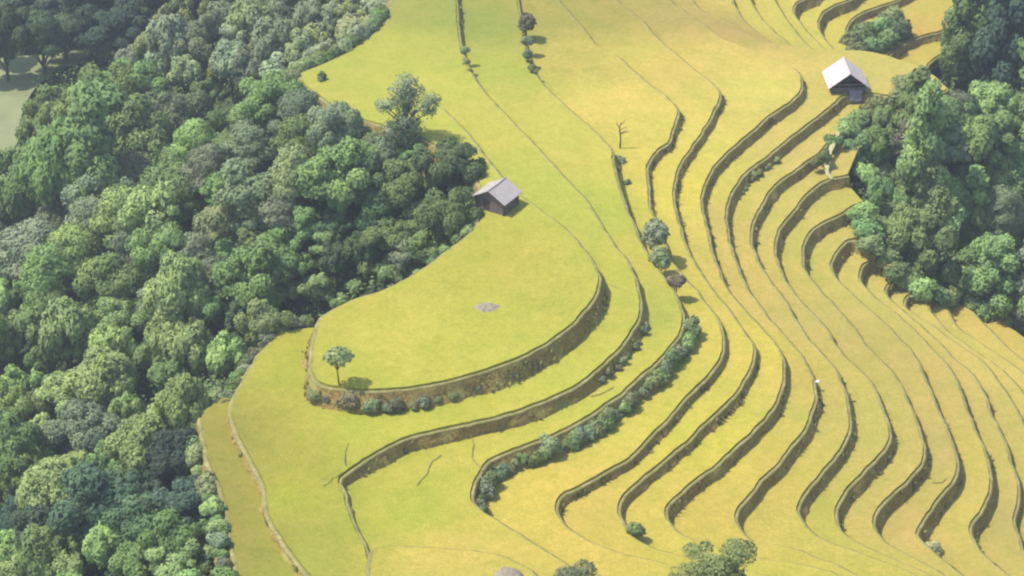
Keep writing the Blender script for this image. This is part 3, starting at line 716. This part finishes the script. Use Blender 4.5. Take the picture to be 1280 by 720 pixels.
# low scrub and saplings that close the forest floor, too many to count
def undergrowth():
    xs = np.arange(-120, 110, .62); ys = np.arange(-75, 190, .62)
    X, Y = np.meshgrid(xs, ys); P = np.c_[X.ravel(), Y.ravel()]+rng.uniform(-.5, .5, (X.size, 2))
    # seen by the photo, give or take
    zz = np.interp(P[:, 1], [-75, 190], [-10, -20])
    ii = np.clip(np.searchsorted(XS, P[:, 0])-1, 0, nx-2); jj = np.clip(np.searchsorted(YS, P[:, 1])-1, 0, ny-2)
    u = (P[:, 0]-XS[ii])/(XS[ii+1]-XS[ii]); v = (P[:, 1]-YS[jj])/(YS[jj+1]-YS[jj])
    zz = (GZ2[jj, ii]*(1-u)+GZ2[jj, ii+1]*u)*(1-v)+(GZ2[jj+1, ii]*(1-u)+GZ2[jj+1, ii+1]*u)*v
    Q = np.c_[P, zz]; V_ = Q-CAM; f = V_@FW; px = 640+V_[:, 0]/f/TANH*640; py = 360-(V_@UP)/f/TANH*640
    keep = (px > -120) & (px < 1400) & (py > -90) & (py < 840)
    for poly in FIELDS: keep &= ~inside(P, poly)
    mq = inside(P, MEADOWQ); keep &= ~mq
    for poly in FIELDS[2:18]+FIELDS[20:]: keep[keep] &= gap(P[keep], poly[::3]) > 1.3
    P, zz = P[keep], zz[keep]
    h = np.array([max(0, 1.5+3.2*noise.noise(Vector((p[0]*.19, p[1]*.19, 1.3)))+1.6*noise.noise(Vector((p[0]*.55, p[1]*.55, 7.3)))) for p in P])
    # near a field the growth stays low
    near = np.full(len(P), 9.0)
    for poly in FIELDS[:2]+FIELDS[8:20]: near = np.minimum(near, gap(P, poly[::3]))
    h = np.minimum(h, .35+near*.45)
    reps = 3; n = len(P)*reps
    B = np.repeat(np.c_[P, zz], reps, 0); H = np.repeat(h, reps)
    B[:, :2] += rng.uniform(-.45, .45, (n, 2)); B[:, 2] += H*rng.uniform(.35, 1.02, n)+.1
    nn = rng.normal(size=(n, 3))*.55+np.array([0, 0, 1]); nn /= np.linalg.norm(nn, axis=1)[:, None]
    a = np.cross(nn, rng.normal(size=(n, 3))); a /= np.linalg.norm(a, axis=1)[:, None]; b_ = np.cross(nn, a)
    s = rng.uniform(.28, .62, n)[:, None]; w = s*rng.uniform(.5, .8, n)[:, None]
    V = np.stack([B-a*s*.5, B-b_*w*.5, B+a*s*.5-[0, 0, .08], B+b_*w*.5], 1).reshape(-1, 3)
    F = np.arange(4*n).reshape(-1, 4)
    me = mesh_np('undergrowth', V, F, True); me.materials.append(LEAF)
    me.normals_split_custom_set_from_vertices(np.repeat(nn, 4, 0).tolist())
    o = bpy.data.objects.new('undergrowth', me); COL.objects.link(o); o.color = (.20, .265, .11, 1)
    tag(o, 'mixed green scrub and saplings filling the forest floor between the trees', 'undergrowth', None, 'stuff')
    print('UNDERGROWTH', n)
mp = [(-60,85),(0,79),(60,75),(104,73),(108,84),(70,98),(44,122),(28,150),(22,190),(-10,215),(-60,215)]
MEADOWQ = catmull(np.array([on_ground(x, y)[:2] for x, y in mp]), 2.0, True)
undergrowth()

# ---------------------------------------------------------------- bushes on the banks
def bush(px, py, wpx, col, z, label, group=None, sz=1.0, cat='bush', name='bank_bush', kind='bush'):
    p = at(px, py, z); ppm = 640/TANH/proj(p)[2]
    i = random.randrange(len(SHAPES[kind])); return put(kind, p, wpx/ppm/SHAPES[kind][i][2], col, label, cat, group, name, sz, i)
def along(curve, k, frac0, frac1, n, wlo, whi, cols, label, group, off=.5, zf=.55):
    P = C[curve]; nn = lnormals(P)
    vis = [i for i in range(len(P))]
    for j in range(n):
        i = int((frac0+(frac1-frac0)*(j+random.uniform(.1, .9))/n)*(len(P)-1)); h = 1.2 if k == 19 else Z[k]-Z[k+1]
        q = P[i]+nn[i]*(h*.36*off+random.uniform(-.15, .15)); z = Z[k]-h*(zf+random.uniform(-.2, .2))
        c = random.choice(cols); put('bush', (q[0], q[1], z-.3), random.uniform(wlo, whi)/2.0, c, label % HUE[c] if '%s' in label else label, 'bush', group, 'bank_bush', random.uniform(.85, 1.25))
def frac_of(curve, k, px, py):
    p = at(px, py, Z[k])[:2]; return float(np.argmin(((C[curve]-p)**2).sum(1)))/(len(C[curve])-1)
fa, fb = frac_of('E3', 2, 857, 400), frac_of('E3', 2, 598, 633)
along('E3', 2, fa, fb, 84, .7, 2.1, ['sage', 'olive', 'grey', 'light', 'mid'], '%s bush in the row covering the bank above the yellow terrace', 'bushes on the bushy bank', .55)
fa, fb = frac_of('E2', 1, 803, 393), frac_of('E2', 1, 740, 473)
along('E2', 1, fa, fb, 9, .8, 1.3, ['olive', 'twig', 'grey'], '%s bush on the second bank below the platform', 'bushes on the second bank below the platform', .6)
P = unproj(0, [(700,420),(620,463),(540,484),(440,491)])
for (x, y, w, c) in [(395,494,20,'olive'),(412,497,17,'twig'),(421,500,13,'olive'),(465,506,24,'olive'),(484,507,15,'grey'),(497,505,20,'twig'),(516,503,13,'olive'),(531,499,21,'grey'),(548,496,12,'twig'),(565,490,18,'olive'),(595,482,13,'grey'),(614,476,10,'olive'),(640,466,14,'twig')]:
    bush(x, y+6, w, c, Z[1]+.5, HUE[c]+' dry bush on the platform bank', 'dry bushes on the platform bank')
bush(440, 510, 34, 'brown', Z[1]+.1, 'dark brown rounded bush on the platform bank, below the lone little tree', None, 1.1)
for (x, y, w, c, k, l) in [(818,303,33,'grey',2,'large grey-green bush standing on the terrace edge in mid slope'),(824,330,30,'olive',2,'olive bush just below the large grey-green one on the terrace edge'),(846,358,20,'brown',2,'small brownish bush alone on the terrace edge, below the pair of bushes'),
    (658,36,22,'brown',2,'dark brown bush topping the row at the upper slope'),(660,56,15,'grey',2,'grey bush second in the row at the upper slope'),(659,72,14,'grey',2,'grey bush third in the row at the upper slope'),(664,88,11,'olive',2,'small bush last in the row at the upper slope'),
    (581,66,12,'olive',1,'upper one of two small thin bushes alone on the upper green slope'),(583,80,10,'olive',1,'lower one of two small thin bushes alone on the upper green slope'),
    (773,205,16,'olive',3,'low bush under the bare stick of a sapling'),(784,232,12,'olive',3,'small low bush one step below the sapling'),(770,248,12,'olive',3,'tiny bush in the green below the sapling'),
    (795,668,22,'sage',4,'pale green bush at the lower turn of the terrace bank'),(1165,694,26,'pale',11,'pale whitish-green tuft at the foot of the wide grey bank'),(1030,200,18,'mid',7,'small green bush where the footpath meets the bank'),(1020,206,14,'sage',7,'small sage green bush on the bank beside the footpath'),
    (420,764,64,'light',1,'green bush just showing at the bottom edge of the green terrace')]:
    bush(x, y, w, c, Z[k], l, None, 1.15)
fa, fb = frac_of('E1', 0, 592, 280), frac_of('E1', 0, 372, 99)
along('E1', 0, fa, fb, 34, 1.7, 2.8, ['olive', 'grey', 'mid'], '%s shrub lining the upper left field edge', 'shrubs lining the upper left field edge', 1.7, 1.0)
fa, fb = frac_of('B1u', 1, 371, 97), frac_of('B1u', 1, 485, 5)
along('B1u', 1, fa, fb, 26, 1.6, 2.6, ['olive', 'grey', 'mid'], '%s shrub lining the upper left field edge', 'shrubs lining the upper left field edge', 1.6, .9)
along('BL', 19, .03, .97, 44, 1.2, 2.4, ['olive', 'mid', 'grey', 'light'], '%s shrub on the slope below the dull tan strip field', 'shrubs below the strip field', 1.5, .75)
for (x, y, w, c) in [(350,413,26,'mid'),(366,407,24,'grey'),(382,403,20,'mid'),(336,424,22,'grey')]: bush(x, y+4, w, c, Z[1]-.4, HUE[c]+' shrub in the corner above the wide green terrace', 'shrubs in the corner by the platform', 1.1, 'shrub', 'edge_shrub')
fa, fb = frac_of('E7b', 6, 970, 192), frac_of('E7b', 6, 918, 240)
along('E7b', 6, fa, fb, 13, .5, 1.15, ['sage', 'mid', 'olive'], '%s bush on the bank between the white-roofed hut and the mid slope', 'bushes on the bank below the stilted hut', .6)
fa, fb = frac_of('B1', 1, 290, 500), frac_of('B1', 1, 345, 416)
along('B1', 1, fa, fb, 18, .9, 1.9, ['olive', 'mid', 'grey', 'twig'], '%s shrub where the forest meets the wide green terrace', 'shrubs where the forest meets the wide terrace', 1.6, .7)
# clump on the far bank
for i, (x, y, w, c) in enumerate([(1062,50,30,'sage'),(1080,42,36,'mid'),(1100,36,36,'mid'),(1116,26,34,'light'),(1126,38,28,'dark'),(1090,55,28,'mid'),(1070,62,26,'sage'),(1108,48,28,'mid')]):
    bush(x, y+10, w, c, Z[13]+.3, HUE[c]+' bush in the big clump on the far bank behind the white-roofed hut', 'bushes in the big clump on the far bank', 1.1)
# bushes round the forest edge and path
for i, (x, y, w, c) in enumerate([(425,378,26,'light'),(445,368,24,'light'),(503,350,24,'mid'),(520,338,24,'sage'),(540,325,24,'light'),(556,312,20,'mid'),(572,299,20,'sage'),(330,418,24,'sage'),(315,440,24,'sage'),(303,462,22,'grey'),(288,484,26,'grey'),(270,500,28,'olive'),(255,515,24,'yellow'),(264,640,20,'brown'),(268,670,22,'brown'),(262,600,22,'brown')]):
    tree_px('bush', x, y, w, c, HUE[c]+' shrub fringing the forest edge beside the fields', 'shrubs fringing the left forest edge', 1.1, 'shrub', 'edge_shrub')
for i, (x, y, w, c) in enumerate([(1056,182,26,'light'),(1066,205,28,'mid'),(1052,212,22,'light'),(1076,228,28,'mid'),(1092,250,28,'light'),(1084,268,26,'light'),(1092,288,28,'light'),(1108,302,28,'mid'),(1114,322,26,'light'),(1128,338,26,'light'),(1146,348,26,'light'),(1166,358,24,'light'),(1190,364,26,'mid'),(1215,372,26,'light'),(1240,378,26,'mid'),(1262,394,26,'light'),(1105,135,30,'sage'),(1122,140,30,'grey'),(1140,132,30,'sage'),(1090,132,22,'sage'),(1076,124,20,'grey'),(1205,80,26,'light'),(1222,92,26,'light'),(1190,100,26,'mid')]):
    tree_px('bush', x, y, w, c, HUE[c]+' shrub along the edge of the right-hand wood', 'shrubs along the right wood edge', 1.1, 'shrub', 'edge_shrub')
for i, (x, y, w, l) in enumerate([(1098,228,22,'upper one of the white-flowering shrubs, nearest the bare brownish tree'),(1118,300,24,'lower one of the white-flowering shrubs at the wood edge'),(1172,278,16,'small white-flowering shrub deepest in the right-hand wood')]):
    o = tree_px('bush', x, y, w, 'pale', l, None, 1.1, 'shrub', 'flowering_shrub')
    for c in o.children:
        if c.name.startswith('foliage'): c.color = (.42, .46, .34, 1)

for (x, y, w, c, k) in [(1084,262,26,'light',9),(1088,284,28,'mid',9.5),(1094,303,26,'light',10),(1110,318,26,'light',11),(1124,336,26,'mid',11.6),(1138,345,24,'light',12.3),(1154,358,24,'light',13),(1172,362,24,'mid',14),(1192,364,24,'light',15),(1216,372,26,'mid',16),(1242,382,26,'light',17),(1264,398,26,'light',17.6),(1045,172,20,'mid',7.2),(1062,158,24,'light',7.2),(1078,146,26,'mid',7.2),(1092,134,22,'sage',7),(1104,126,24,'sage',7)]:
    bush(x-5, y+12, w*1.35, c, Z[int(k)]*(1-k%1)+Z[min(18, int(k)+1)]*(k%1)-.4, HUE[c]+' shrub at the ragged ends of the right-hand terraces', 'shrubs at the ends of the right-hand terraces', 1.0, 'shrub', 'edge_shrub')
for (x, y, w, c) in [(590,270,22,'mid'),(596,278,16,'sage'),(582,290,18,'light'),(570,300,14,'mid'),(556,313,14,'light'),(540,327,14,'mid'),(522,341,14,'light')]:
    bush(x, y+4, w, c, Z[0]-.5, HUE[c]+' small shrub on the platform edge left of the grey-roofed hut', 'small shrubs on the platform edge', 1.0, 'shrub', 'edge_shrub')
# soil and dry grass spilling down the two banks
# ---------------------------------------------------------------- single trees on the fields
def special(name, lobes, h, rad, leaves, size, px, py, z, col, label, mat=BARK, core=.7, scale=1, droop=.1):
    p = at(px, py, z); root = empty(name, p); root.scale = (scale,)*3; tag(root, label, 'tree')
    c = obj('crown', crown_mesh('crown', lobes, leaves, size, hash_(label), core, 0, droop), None, root); c.color = (*COLS[col], 1)
    obj('trunk', trunk_mesh(h, lobes, rad, 3, mat), None, root); return root
special('little_tree', [((0,0,3.3),(.75,.75,.4)),((.8,.1,3.0),(.5,.5,.35)),((-.8,0,3.05),(.5,.5,.35)),((.3,-.6,3.0),(.5,.5,.35)),((-.3,.6,3.2),(.5,.5,.35)),((.4,.5,3.3),(.45,.45,.3)),((-.45,-.3,2.8),(.4,.4,.3))], 3.0, .07, 520, .34, 424, 483, Z[0]+.1, 'olive', 'lone little umbrella-shaped tree standing at the left end of the rice platform', BARK, 0)
tp = empty('forest_tree', at(507, 188, zlev(0, 14)-1.2)); tag(tp, 'odd tufted tree rising above the forest against the upper green field', 'tree')
LB = []
base_p = np.array(tp.location)
def rel(px, py):                                  # offset of a limb tip from the tree's foot, in the tree's own upright plane
    d = ray(px, py); t = (base_p[1]-CAM[1])/d[1]; return (CAM+d*t)-base_p
for (x, y, r_) in [(508,106,1.15),(500,114,1.1),(516,116,1.1),(508,122,1.1),(482,131,.9),(494,128,.8),(474,133,.5),(533,128,1.05),(541,124,.8),(536,137,.7),(508,138,1.1),(509,150,1.2),(500,160,1.2),(516,160,1.1),(490,165,1.2),(507,172,1.3)]:
    v = rel(x, y); LB.append(((v[0], random.uniform(-.7, .7), v[2]), (r_, r_, r_*.85)))
c = obj('crown', crown_mesh('crown', LB, 4200, .24, 5, .5), None, tp); c.color = (*COLS['grey'], 1)
obj('trunk', trunk_mesh(rel(508, 130)[2], LB, .22, 5, BARK), None, tp)
# bare sapling
p = at(775, 184, Z[3]+.4); root = empty('bare_sapling', p); tag(root, 'bare crooked sapling with a few twigs on the yellow terrace in mid slope', 'sapling')
V = []; F = []
def addt(a):
    k = len(V); V.extend(a[0]); F.extend(tuple(i+k for i in f) for f in a[1])
addt(tube([(0,0,-.5),(.05,0,1),(-.1,.05,2.2),(.05,0,3.1)], [.10,.085,.07,.03]))
obj('trunk', mesh_np('trunk', V, F, True), BARK, root)
for e in ([(0,0,1.5),(.5,.1,1.8),(1.0,.1,1.7)], [(-.05,0,2.0),(.4,0,2.4),(.7,0,2.3)], [(-.1,0,2.3),(-.4,0,2.8),(-.35,0,3.2)], [(0,0,2.7),(.35,.1,3.0),(.5,.1,3.3)], [(0,0,1.7),(.4,-.2,2.0),(.95,-.2,2.1)]):
    V = []; F = []; addt(tube(e, [.05, .04, .02], 5)); obj('twig', mesh_np('twig', V, F, True), BARK, root)
# near trees cut by the bottom edge
for (px, py, w, colr, lab, seed, kind) in [(905, 718, 96, 'sage', 'grey-green bushy tree at the bottom edge, right of the brownish one', 0, 'fine'), (720, 750, 92, 'twig', 'olive-brown twiggy tree at the bottom edge, left of the grey-green one', 1, 'fine')]:
    i = seed
    cm, tm, wd, zc, hh = SHAPES[kind][i]
    s = w/13.3/wd; zg = Z[4]-2 if px > 800 else Z[2]-2
    p = at(px, py, zg+zc*s)
    put(kind, (p[0], p[1], zg), s, colr, lab, 'tree', None, 'field_tree', 1.0, i)

# ---------------------------------------------------------------- heap, stones, path
def heap_mesh(rx, ry, h, seed, n=26, m=6):
    V = []; F = []
    for j in range(m+1):
        t = j/m
        for i in range(n):
            a = 6.28318*i/n; rr = t*(1+.16*noise.noise(Vector((math.cos(a)*1.5, math.sin(a)*1.5, seed))))
            x, y = rx*rr*math.cos(a), ry*rr*math.sin(a)
            V.append((x, y, h*(1-t*t)*(1+.5*noise.noise(Vector((x*2, y*2, seed+4))))-.3*t))
    for j in range(m):
        for i in range(n): F.append((j*n+i, (j+1)*n+i, (j+1)*n+(i+1) % n, j*n+(i+1) % n))
    return mesh_np('heap', V, F)
p = at(608, 384, Z[0]+CROP); root = empty('earth_heap', p)
tag(root, 'low oval grey-brown heap in the middle of the green rice platform', 'heap')
obj('mound', heap_mesh(1.75, 1.25, .32, 2), EARTH, root)
def stone(px, py, z, s, label, group=None, mat=STONE, name='stone'):
    p = at(px, py, z); V = []
    sd = random.uniform(0, 50)
    for v in ICV: V.append(v*np.array([1.2, .9, .7])*s*(1+.35*noise.noise(Vector(v*1.4)+Vector((sd, 0, 0)))))
    o = obj(name, mesh_np('stone', V, ICF), mat); o.location = p; tag(o, label, 'stone', group); return o
for (x, y, s) in [(394,497,.5),(400,501,.42),(390,490,.4),(405,495,.35)]: stone(x, y, Z[1]+.4, s, 'pale stone in the cluster at the left corner of the platform bank', 'stones at the platform corner')
WHITE = simple('white_stone', (.75, .73, .7), .1, 3)
stone(1022, 477, Z[6]+.12, .17, 'small white stone on the tip of a tan terrace edge at the right', None, WHITE)
stone(636, 722, Z[2]+.9, 1.1, 'rounded grey-brown boulder at the bottom edge left of the olive-brown tree', None, EARTH, 'boulder')
def ribbon(name, pts3, w, mat, dz=.03):
    P = np.array(pts3); Q = wobble(catmull(P[:, :2], .4), .3 if w < .2 else .1, 4); s = np.linspace(0, 1, len(Q)); s0 = np.r_[0, np.cumsum(np.linalg.norm(np.diff(P[:, :2], axis=0), axis=1))]; s0 /= s0[-1]
    zz = np.interp(s, s0, P[:, 2]); nn = lnormals(Q); V = []
    for i in range(len(Q)):
        ww = w*(1+.4*noise.noise(Vector((Q[i][0]*.8, Q[i][1]*.8, 2))))*.5
        a, b_ = Q[i]-nn[i]*ww, Q[i]+nn[i]*ww; V += [(a[0], a[1], zz[i]+dz), (Q[i][0], Q[i][1], zz[i]+dz+.04), (b_[0], b_[1], zz[i]+dz)]
    F = []
    for i in range(len(Q)-1):
        for j in (0, 1): F.append((3*i+j, 3*i+j+1, 3*i+4+j, 3*i+3+j))
    return mesh_np(name, V, F, True)
pp = [(1047,165,7),(1041,180,7),(1036,196,7.2),(1033,212,7.6),(1040,224,8)]
def zk(k): a = int(k); f = k-a; return Z[a]*(1-f)+Z[min(18, a+1)]*f
o = obj('footpath', ribbon('footpath', [(*at(x, y, zk(k)+.25)[:2], zk(k)+.25) for x, y, k in pp], .5, PATH), PATH)
tag(o, 'short pale trodden footpath between the upper terrace loops and the right-hand wood', 'path', None, 'structure')
# far valley meadow on the left
Q = MEADOWQ
gx, gy = np.meshgrid(np.arange(Q[:, 0].min(), Q[:, 0].max(), 3), np.arange(Q[:, 1].min(), Q[:, 1].max(), 3)); G = np.c_[gx.ravel(), gy.ravel()]
G = G[inside(G, Q)]; G = G[gap(G, Q) > 1]
v, e, f, _, _, _ = delaunay_2d_cdt([Vector(q) for q in Q]+[Vector(g) for g in G], [], [list(range(len(Q)))], 1, 1e-4)
o = obj('valley_meadow', mesh_np('valley_meadow', [(p.x, p.y, ground(p.x, p.y)+.7) for p in v], [tuple(t) for t in f], True), VALLEY)
tag(o, 'dull green meadow in the far valley behind the left forest', 'meadow', None, 'structure')
# muddy furrows across the crop
for k, pts in [(2, [(551,568),(543,578),(535,588),(530,598),(524,606)]), (2, [(589,550),(590,560),(592,570),(597,580),(602,588)]), (1, [(436,553),(433,566),(430,578)]), (1, [(402,602),(412,594),(424,585)]), (1, [(762,356),(775,360),(792,366)]), (10, [(1163,602),(1172,602),(1182,597)]), (2, [(738,495),(752,490),(766,484)])]:
    P = [(*at(x, y, zlev(k, -46)+CROP+.04)[:2], zlev(k, -46)+CROP+.04) for x, y in pts]
    o = obj('furrow', ribbon('furrow', P, .10, FURROW), FURROW, T[k])

# ---------------------------------------------------------------- huts
def box_v(x0, x1, y0, y1, z0, z1): 
    V = [(x, y, z) for z in (z0, z1) for y in (y0, y1) for x in (x0, x1)]
    return V, [(0,2,3,1),(4,5,7,6),(0,1,5,4),(2,6,7,3),(0,4,6,2),(1,3,7,5)]
class MB:
    def __init__(s): s.V = []; s.F = []
    def add(s, a):
        k = len(s.V); s.V.extend(a[0]); s.F.extend(tuple(i+k for i in f) for f in a[1]); return s
    def box(s, *a): return s.add(box_v(*a))
    def build(s, name, mat, parent): return obj(name, mesh_np(name, s.V, s.F), mat, parent)
def wood(name, col):
    m, nt, b = new_mat(name)
    tc = nt.nodes.new('ShaderNodeTexCoord'); mp_ = N(nt, 'ShaderNodeMapping'); mp_.inputs['Scale'].default_value = (6, 6, .5)
    nt.links.new(tc.outputs['Object'], mp_.inputs[0]); n = tex_noise(nt, 1.5, 5, .6, vec=mp_.outputs[0])
    r = ramp(nt, n.outputs['Fac'], [(.3, tuple(c*.55 for c in col)), (.7, tuple(c*1.35 for c in col))])
    nt.links.new(r.outputs[0], b.inputs['Base Color']); bump(nt, b, n.outputs['Fac'], .5, .03); return m
WOOD = wood('weathered_boards', (.17, .13, .115)); DWOOD = wood('dark_timber', (.09, .068, .06))
def roofmat(name, col):
    m, nt, b = new_mat(name); tc = nt.nodes.new('ShaderNodeTexCoord')
    w = N(nt, 'ShaderNodeTexWave', Scale=3.2, Distortion=.3); w.bands_direction = 'Y'; nt.links.new(tc.outputs['Object'], w.inputs['Vector'])
    n = tex_noise(nt, 1.3, 5, .65)
    r = ramp(nt, n.outputs['Fac'], [(.3, tuple(c*.82 for c in col)), (.65, col)])
    nt.links.new(r.outputs[0], b.inputs['Base Color']); b.inputs['Roughness'].default_value = .6; bump(nt, b, w.outputs['Fac'], .4, .06); return m
GROOF = roofmat('grey_roof_sheet', (.42, .365, .335)); WROOF = roofmat('white_roof_sheet', (.56, .475, .45))
TARP = simple('blue_grey_tarp', (.22, .21, .27), .2, 2)
def roof_side(hw, rise, L, ov, sgn, th=.07):
    """one slope: ridge along local Y at x=0"""
    k = (hw+ov)/hw; x = sgn*hw*k; zl = -rise*k+rise
    y0, y1 = -L/2-ov, L/2+ov; V = []
    n = 8
    for j in range(n+1):
        y = y0+(y1-y0)*j/n; sag = -.05*math.sin(math.pi*j/n)
        V += [(0, y, rise+sag), (x, y, zl+sag*.5), (0, y, rise+th+sag), (x, y, zl+th+sag*.5)]
    F = []
    for j in range(n):
        a, b_ = 4*j, 4*j+4
        F += [(a, a+1, b_+1, b_), (a+2, b_+2, b_+3, a+3), (a+1, a+3, b_+3, b_+1), (a, b_, b_+2, a+2)]
    F += [(0, 2, 3, 1), (4*n, 4*n+1, 4*n+3, 4*n+2)]
    return V, F
def gable(hw, rise, y, th, z):
    V = [(-hw, y, z), (hw, y, z), (0, y, z+rise), (-hw, y+th, z), (hw, y+th, z), (0, y+th, z+rise)]
    return V, [(0, 1, 2), (5, 4, 3), (0, 3, 4, 1), (1, 4, 5, 2), (2, 5, 3, 0)]
def lifted(a, z): return [(v[0], v[1], v[2]+z) for v in a[0]], a[1]
# left hut: closed board walls
p = at(616, 270, Z[0]+.05)
h = empty('field_hut', (p[0]+.4, p[1]+1.6, Z[0]-.05), R(-31)); h.scale = (.91, .91, .95); tag(h, 'small dark board-walled hut with a grey sheet roof at the forest edge', 'hut')
hw, Lh, wh, rise = 1.75, 3.0, 1.95, .95
W = MB()
for sx in (-1, 1):
    n = 12
    for j in range(n):
        y = -Lh/2+.08+(Lh-.16)*j/n; d = .02*(j % 2); W.box(*sorted((sx*(hw-.06-d), sx*(hw-d))), y, y+(Lh-.16)/n-.02, .05, wh)
W.build('side_wall', WOOD, h)
W = MB()
for j in range(14):
    x = -hw+.08+(2*hw-.16)*j/14
    if not (4 <= j <= 6): W.box(x, x+(2*hw-.16)/14-.02, -Lh/2+.02*(j % 2), -Lh/2+.07, .05, wh)
    else: W.box(x, x+(2*hw-.16)/14-.02, -Lh/2+.02*(j % 2), -Lh/2+.07, 1.75, wh)
W.add(gable(hw-.02, rise-.03, -Lh/2+.01, .05, wh)); W.build('gable_wall', WOOD, h)
W = MB(); W.box(-hw+.08, hw-.08, Lh/2-.07, Lh/2, .05, wh); W.add(gable(hw-.02, rise-.03, Lh/2-.06, .05, wh)); W.build('back_wall', WOOD, h)
dr = MB().box(-.62, .08, -Lh/2+.05, -Lh/2+.1, .05, 1.74).build('door', DWOOD, h)
MB().box(-.02, .03, -Lh/2+.0, -Lh/2+.049, .85, 1.0).build('handle', DWOOD, dr)
for sx, sy in ((-1, -1), (1, -1), (1, 1), (-1, 1)):
    x, y = sx*hw, sy*Lh/2; MB().box(x-.09, x+.09, y-.09, y+.09, -.4, wh).build('post', DWOOD, h)
MB().box(-.07, .07, -Lh/2-.08, -Lh/2-.01, 1.95, wh+rise-.08).build('king_post', WOOD, h)
rf = None
for s in (-1, 1):
    o = MB().add(lifted(roof_side(hw, rise, Lh, .38, s), wh)).build('roof', GROOF, h)
MB().add(tube([(0, -Lh/2-.4, wh+rise+.07), (0, 0, wh+rise+.03), (0, Lh/2+.4, wh+rise+.07)], [.09]*3, 8)).build('ridge_cap', GROOF, h)
# right hut: open on stilts
p = at(1060, 117, Z[6]+.05)
h = empty('stilt_hut', (p[0]-.15, p[1]+1.5, Z[6]-.05), R(3)); h.scale = (.96, .96, .86); tag(h, 'open stilted hut with a steep white roof on the tan terrace near the right-hand wood', 'hut')
hw, Lh, wh, rise = 2.05, 4.0, 1.7, 1.75
for s in (-1, 1): MB().add(lifted(roof_side(hw, rise, Lh, .5, s), wh)).build('roof', WROOF, h)
MB().add(tube([(0, -Lh/2-.5, wh+rise+.07), (0, 0, wh+rise+.03), (0, Lh/2+.5, wh+rise+.07)], [.1]*3, 8)).build('ridge_cap', WROOF, h)
for sx in (-1, 0, 1):
    for sy in (-1, 1):
        x, y = sx*(hw-.1), sy*(Lh/2-.1); MB().box(x-.08, x+.08, y-.08, y+.08, -.8, wh+(rise*.9 if sx == 0 else 0)).build('post', DWOOD, h)
MB().box(-hw, hw, -Lh/2, Lh/2, .35, .47).build('floor_deck', WOOD, h)
MB().box(-hw-.1, hw+.1, -Lh/2-.1, -Lh/2-.02, wh-.08, wh+.1).build('tie_beam', WOOD, h)
MB().box(-hw*.55, hw*.55, -Lh/2-.1, -Lh/2-.02, wh+.68, wh+.8).build('collar_beam', DWOOD, h)
W = MB()
for j in range(4): W.box(-hw+.1, hw-.1, -Lh/2+.0, -Lh/2+.05, .5+j*.19, .66+j*.19)
W.build('front_rail', WOOD, h)
W = MB().box(-hw+.1, hw-.1, Lh/2-.1, Lh/2-.04, .5, wh).add(gable(hw-.05, rise-.04, Lh/2-.1, .06, wh)); W.build('back_wall', DWOOD, h)
for s in (-1, 1): MB().box(*sorted((s*(hw-.12), s*(hw-.06))), -Lh/2+.15, Lh/2-.15, .5, 1.45).build('side_wall', DWOOD, h)
W = MB(); n = 8
V = []; F = []
for i in range(n+1):
    for j in range(n+1):
        u, v = i/n, j/n; V.append((.1+u*1.5, -Lh/2-.14-.1*abs(math.sin(u*9))-.25*(1-v)**2, -.5+v*1.35+.06*math.sin(u*7)))
F = [(i*(n+1)+j, (i+1)*(n+1)+j, (i+1)*(n+1)+j+1, i*(n+1)+j+1) for i in range(n) for j in range(n)]
o = obj('hanging_tarp', mesh_np('hanging_tarp', V, F, True), TARP); o.modifiers.new('thick', 'SOLIDIFY').thickness = .03
o.location = h.location; o.rotation_euler = h.rotation_euler; tag(o, 'blue-grey tarpaulin hung over the front of the stilted white-roofed hut', 'tarpaulin')

# ---------------------------------------------------------------- haze
HAZE = True
if HAZE:
    m = bpy.data.materials.new('haze'); m.use_nodes = True; nt = m.node_tree; nt.nodes.clear()
    o_ = nt.nodes.new('ShaderNodeOutputMaterial'); v = nt.nodes.new('ShaderNodeVolumePrincipled')
    v.inputs['Color'].default_value = (.86, .93, 1, 1); v.inputs['Density'].default_value = .00045; v.inputs['Anisotropy'].default_value = .3
    nt.links.new(v.outputs[0], o_.inputs['Volume'])
    zmin = float(GZ.min())-9
    o = MB().box(-1210, 1210, -710, 1610, zmin, max(float(GZ.max())+20, 150)).build('haze', m, None); tag(o, 'thin pale air haze over the whole valley', 'haze', None, 'stuff')

# ---------------------------------------------------------------- light
SUN_EL, SUN_AZ = R(62), R(-94)       # azimuth from +Y (north) towards -X
w = bpy.data.worlds.new('World'); SC.world = w; w.use_nodes = True
nt = w.node_tree; bg = nt.nodes['Background']
sky = nt.nodes.new('ShaderNodeTexSky'); sky.sky_type = 'NISHITA'; sky.sun_disc = False; sky.sun_elevation = SUN_EL; sky.sun_rotation = SUN_AZ
nt.links.new(sky.outputs[0], bg.inputs[0]); bg.inputs[1].default_value = .15
sd = bpy.data.lights.new('sun', 'SUN'); sd.energy = 3.7; sd.angle = R(.6); sd.color = (1, .95, .87)
so = bpy.data.objects.new('sun', sd); COL.objects.link(so)
dirv = Vector((math.sin(SUN_AZ)*math.cos(SUN_EL), math.cos(SUN_AZ)*math.cos(SUN_EL), math.sin(SUN_EL)))
so.rotation_euler = dirv.to_track_quat('Z', 'Y').to_euler(); so.location = dirv*300

# ---------------------------------------------------------------- render settings
vs = SC.view_settings; vs.view_transform = 'Standard'; vs.look = 'None'; vs.gamma = 1; vs.use_curve_mapping = False; vs.exposure = .88
SC.render.engine = 'CYCLES'; cy = SC.cycles
cy.use_denoising = True; cy.max_bounces = 6; cy.diffuse_bounces = 3; cy.volume_bounces = 0; cy.transparent_max_bounces = 6
cy.filter_width = 2.2
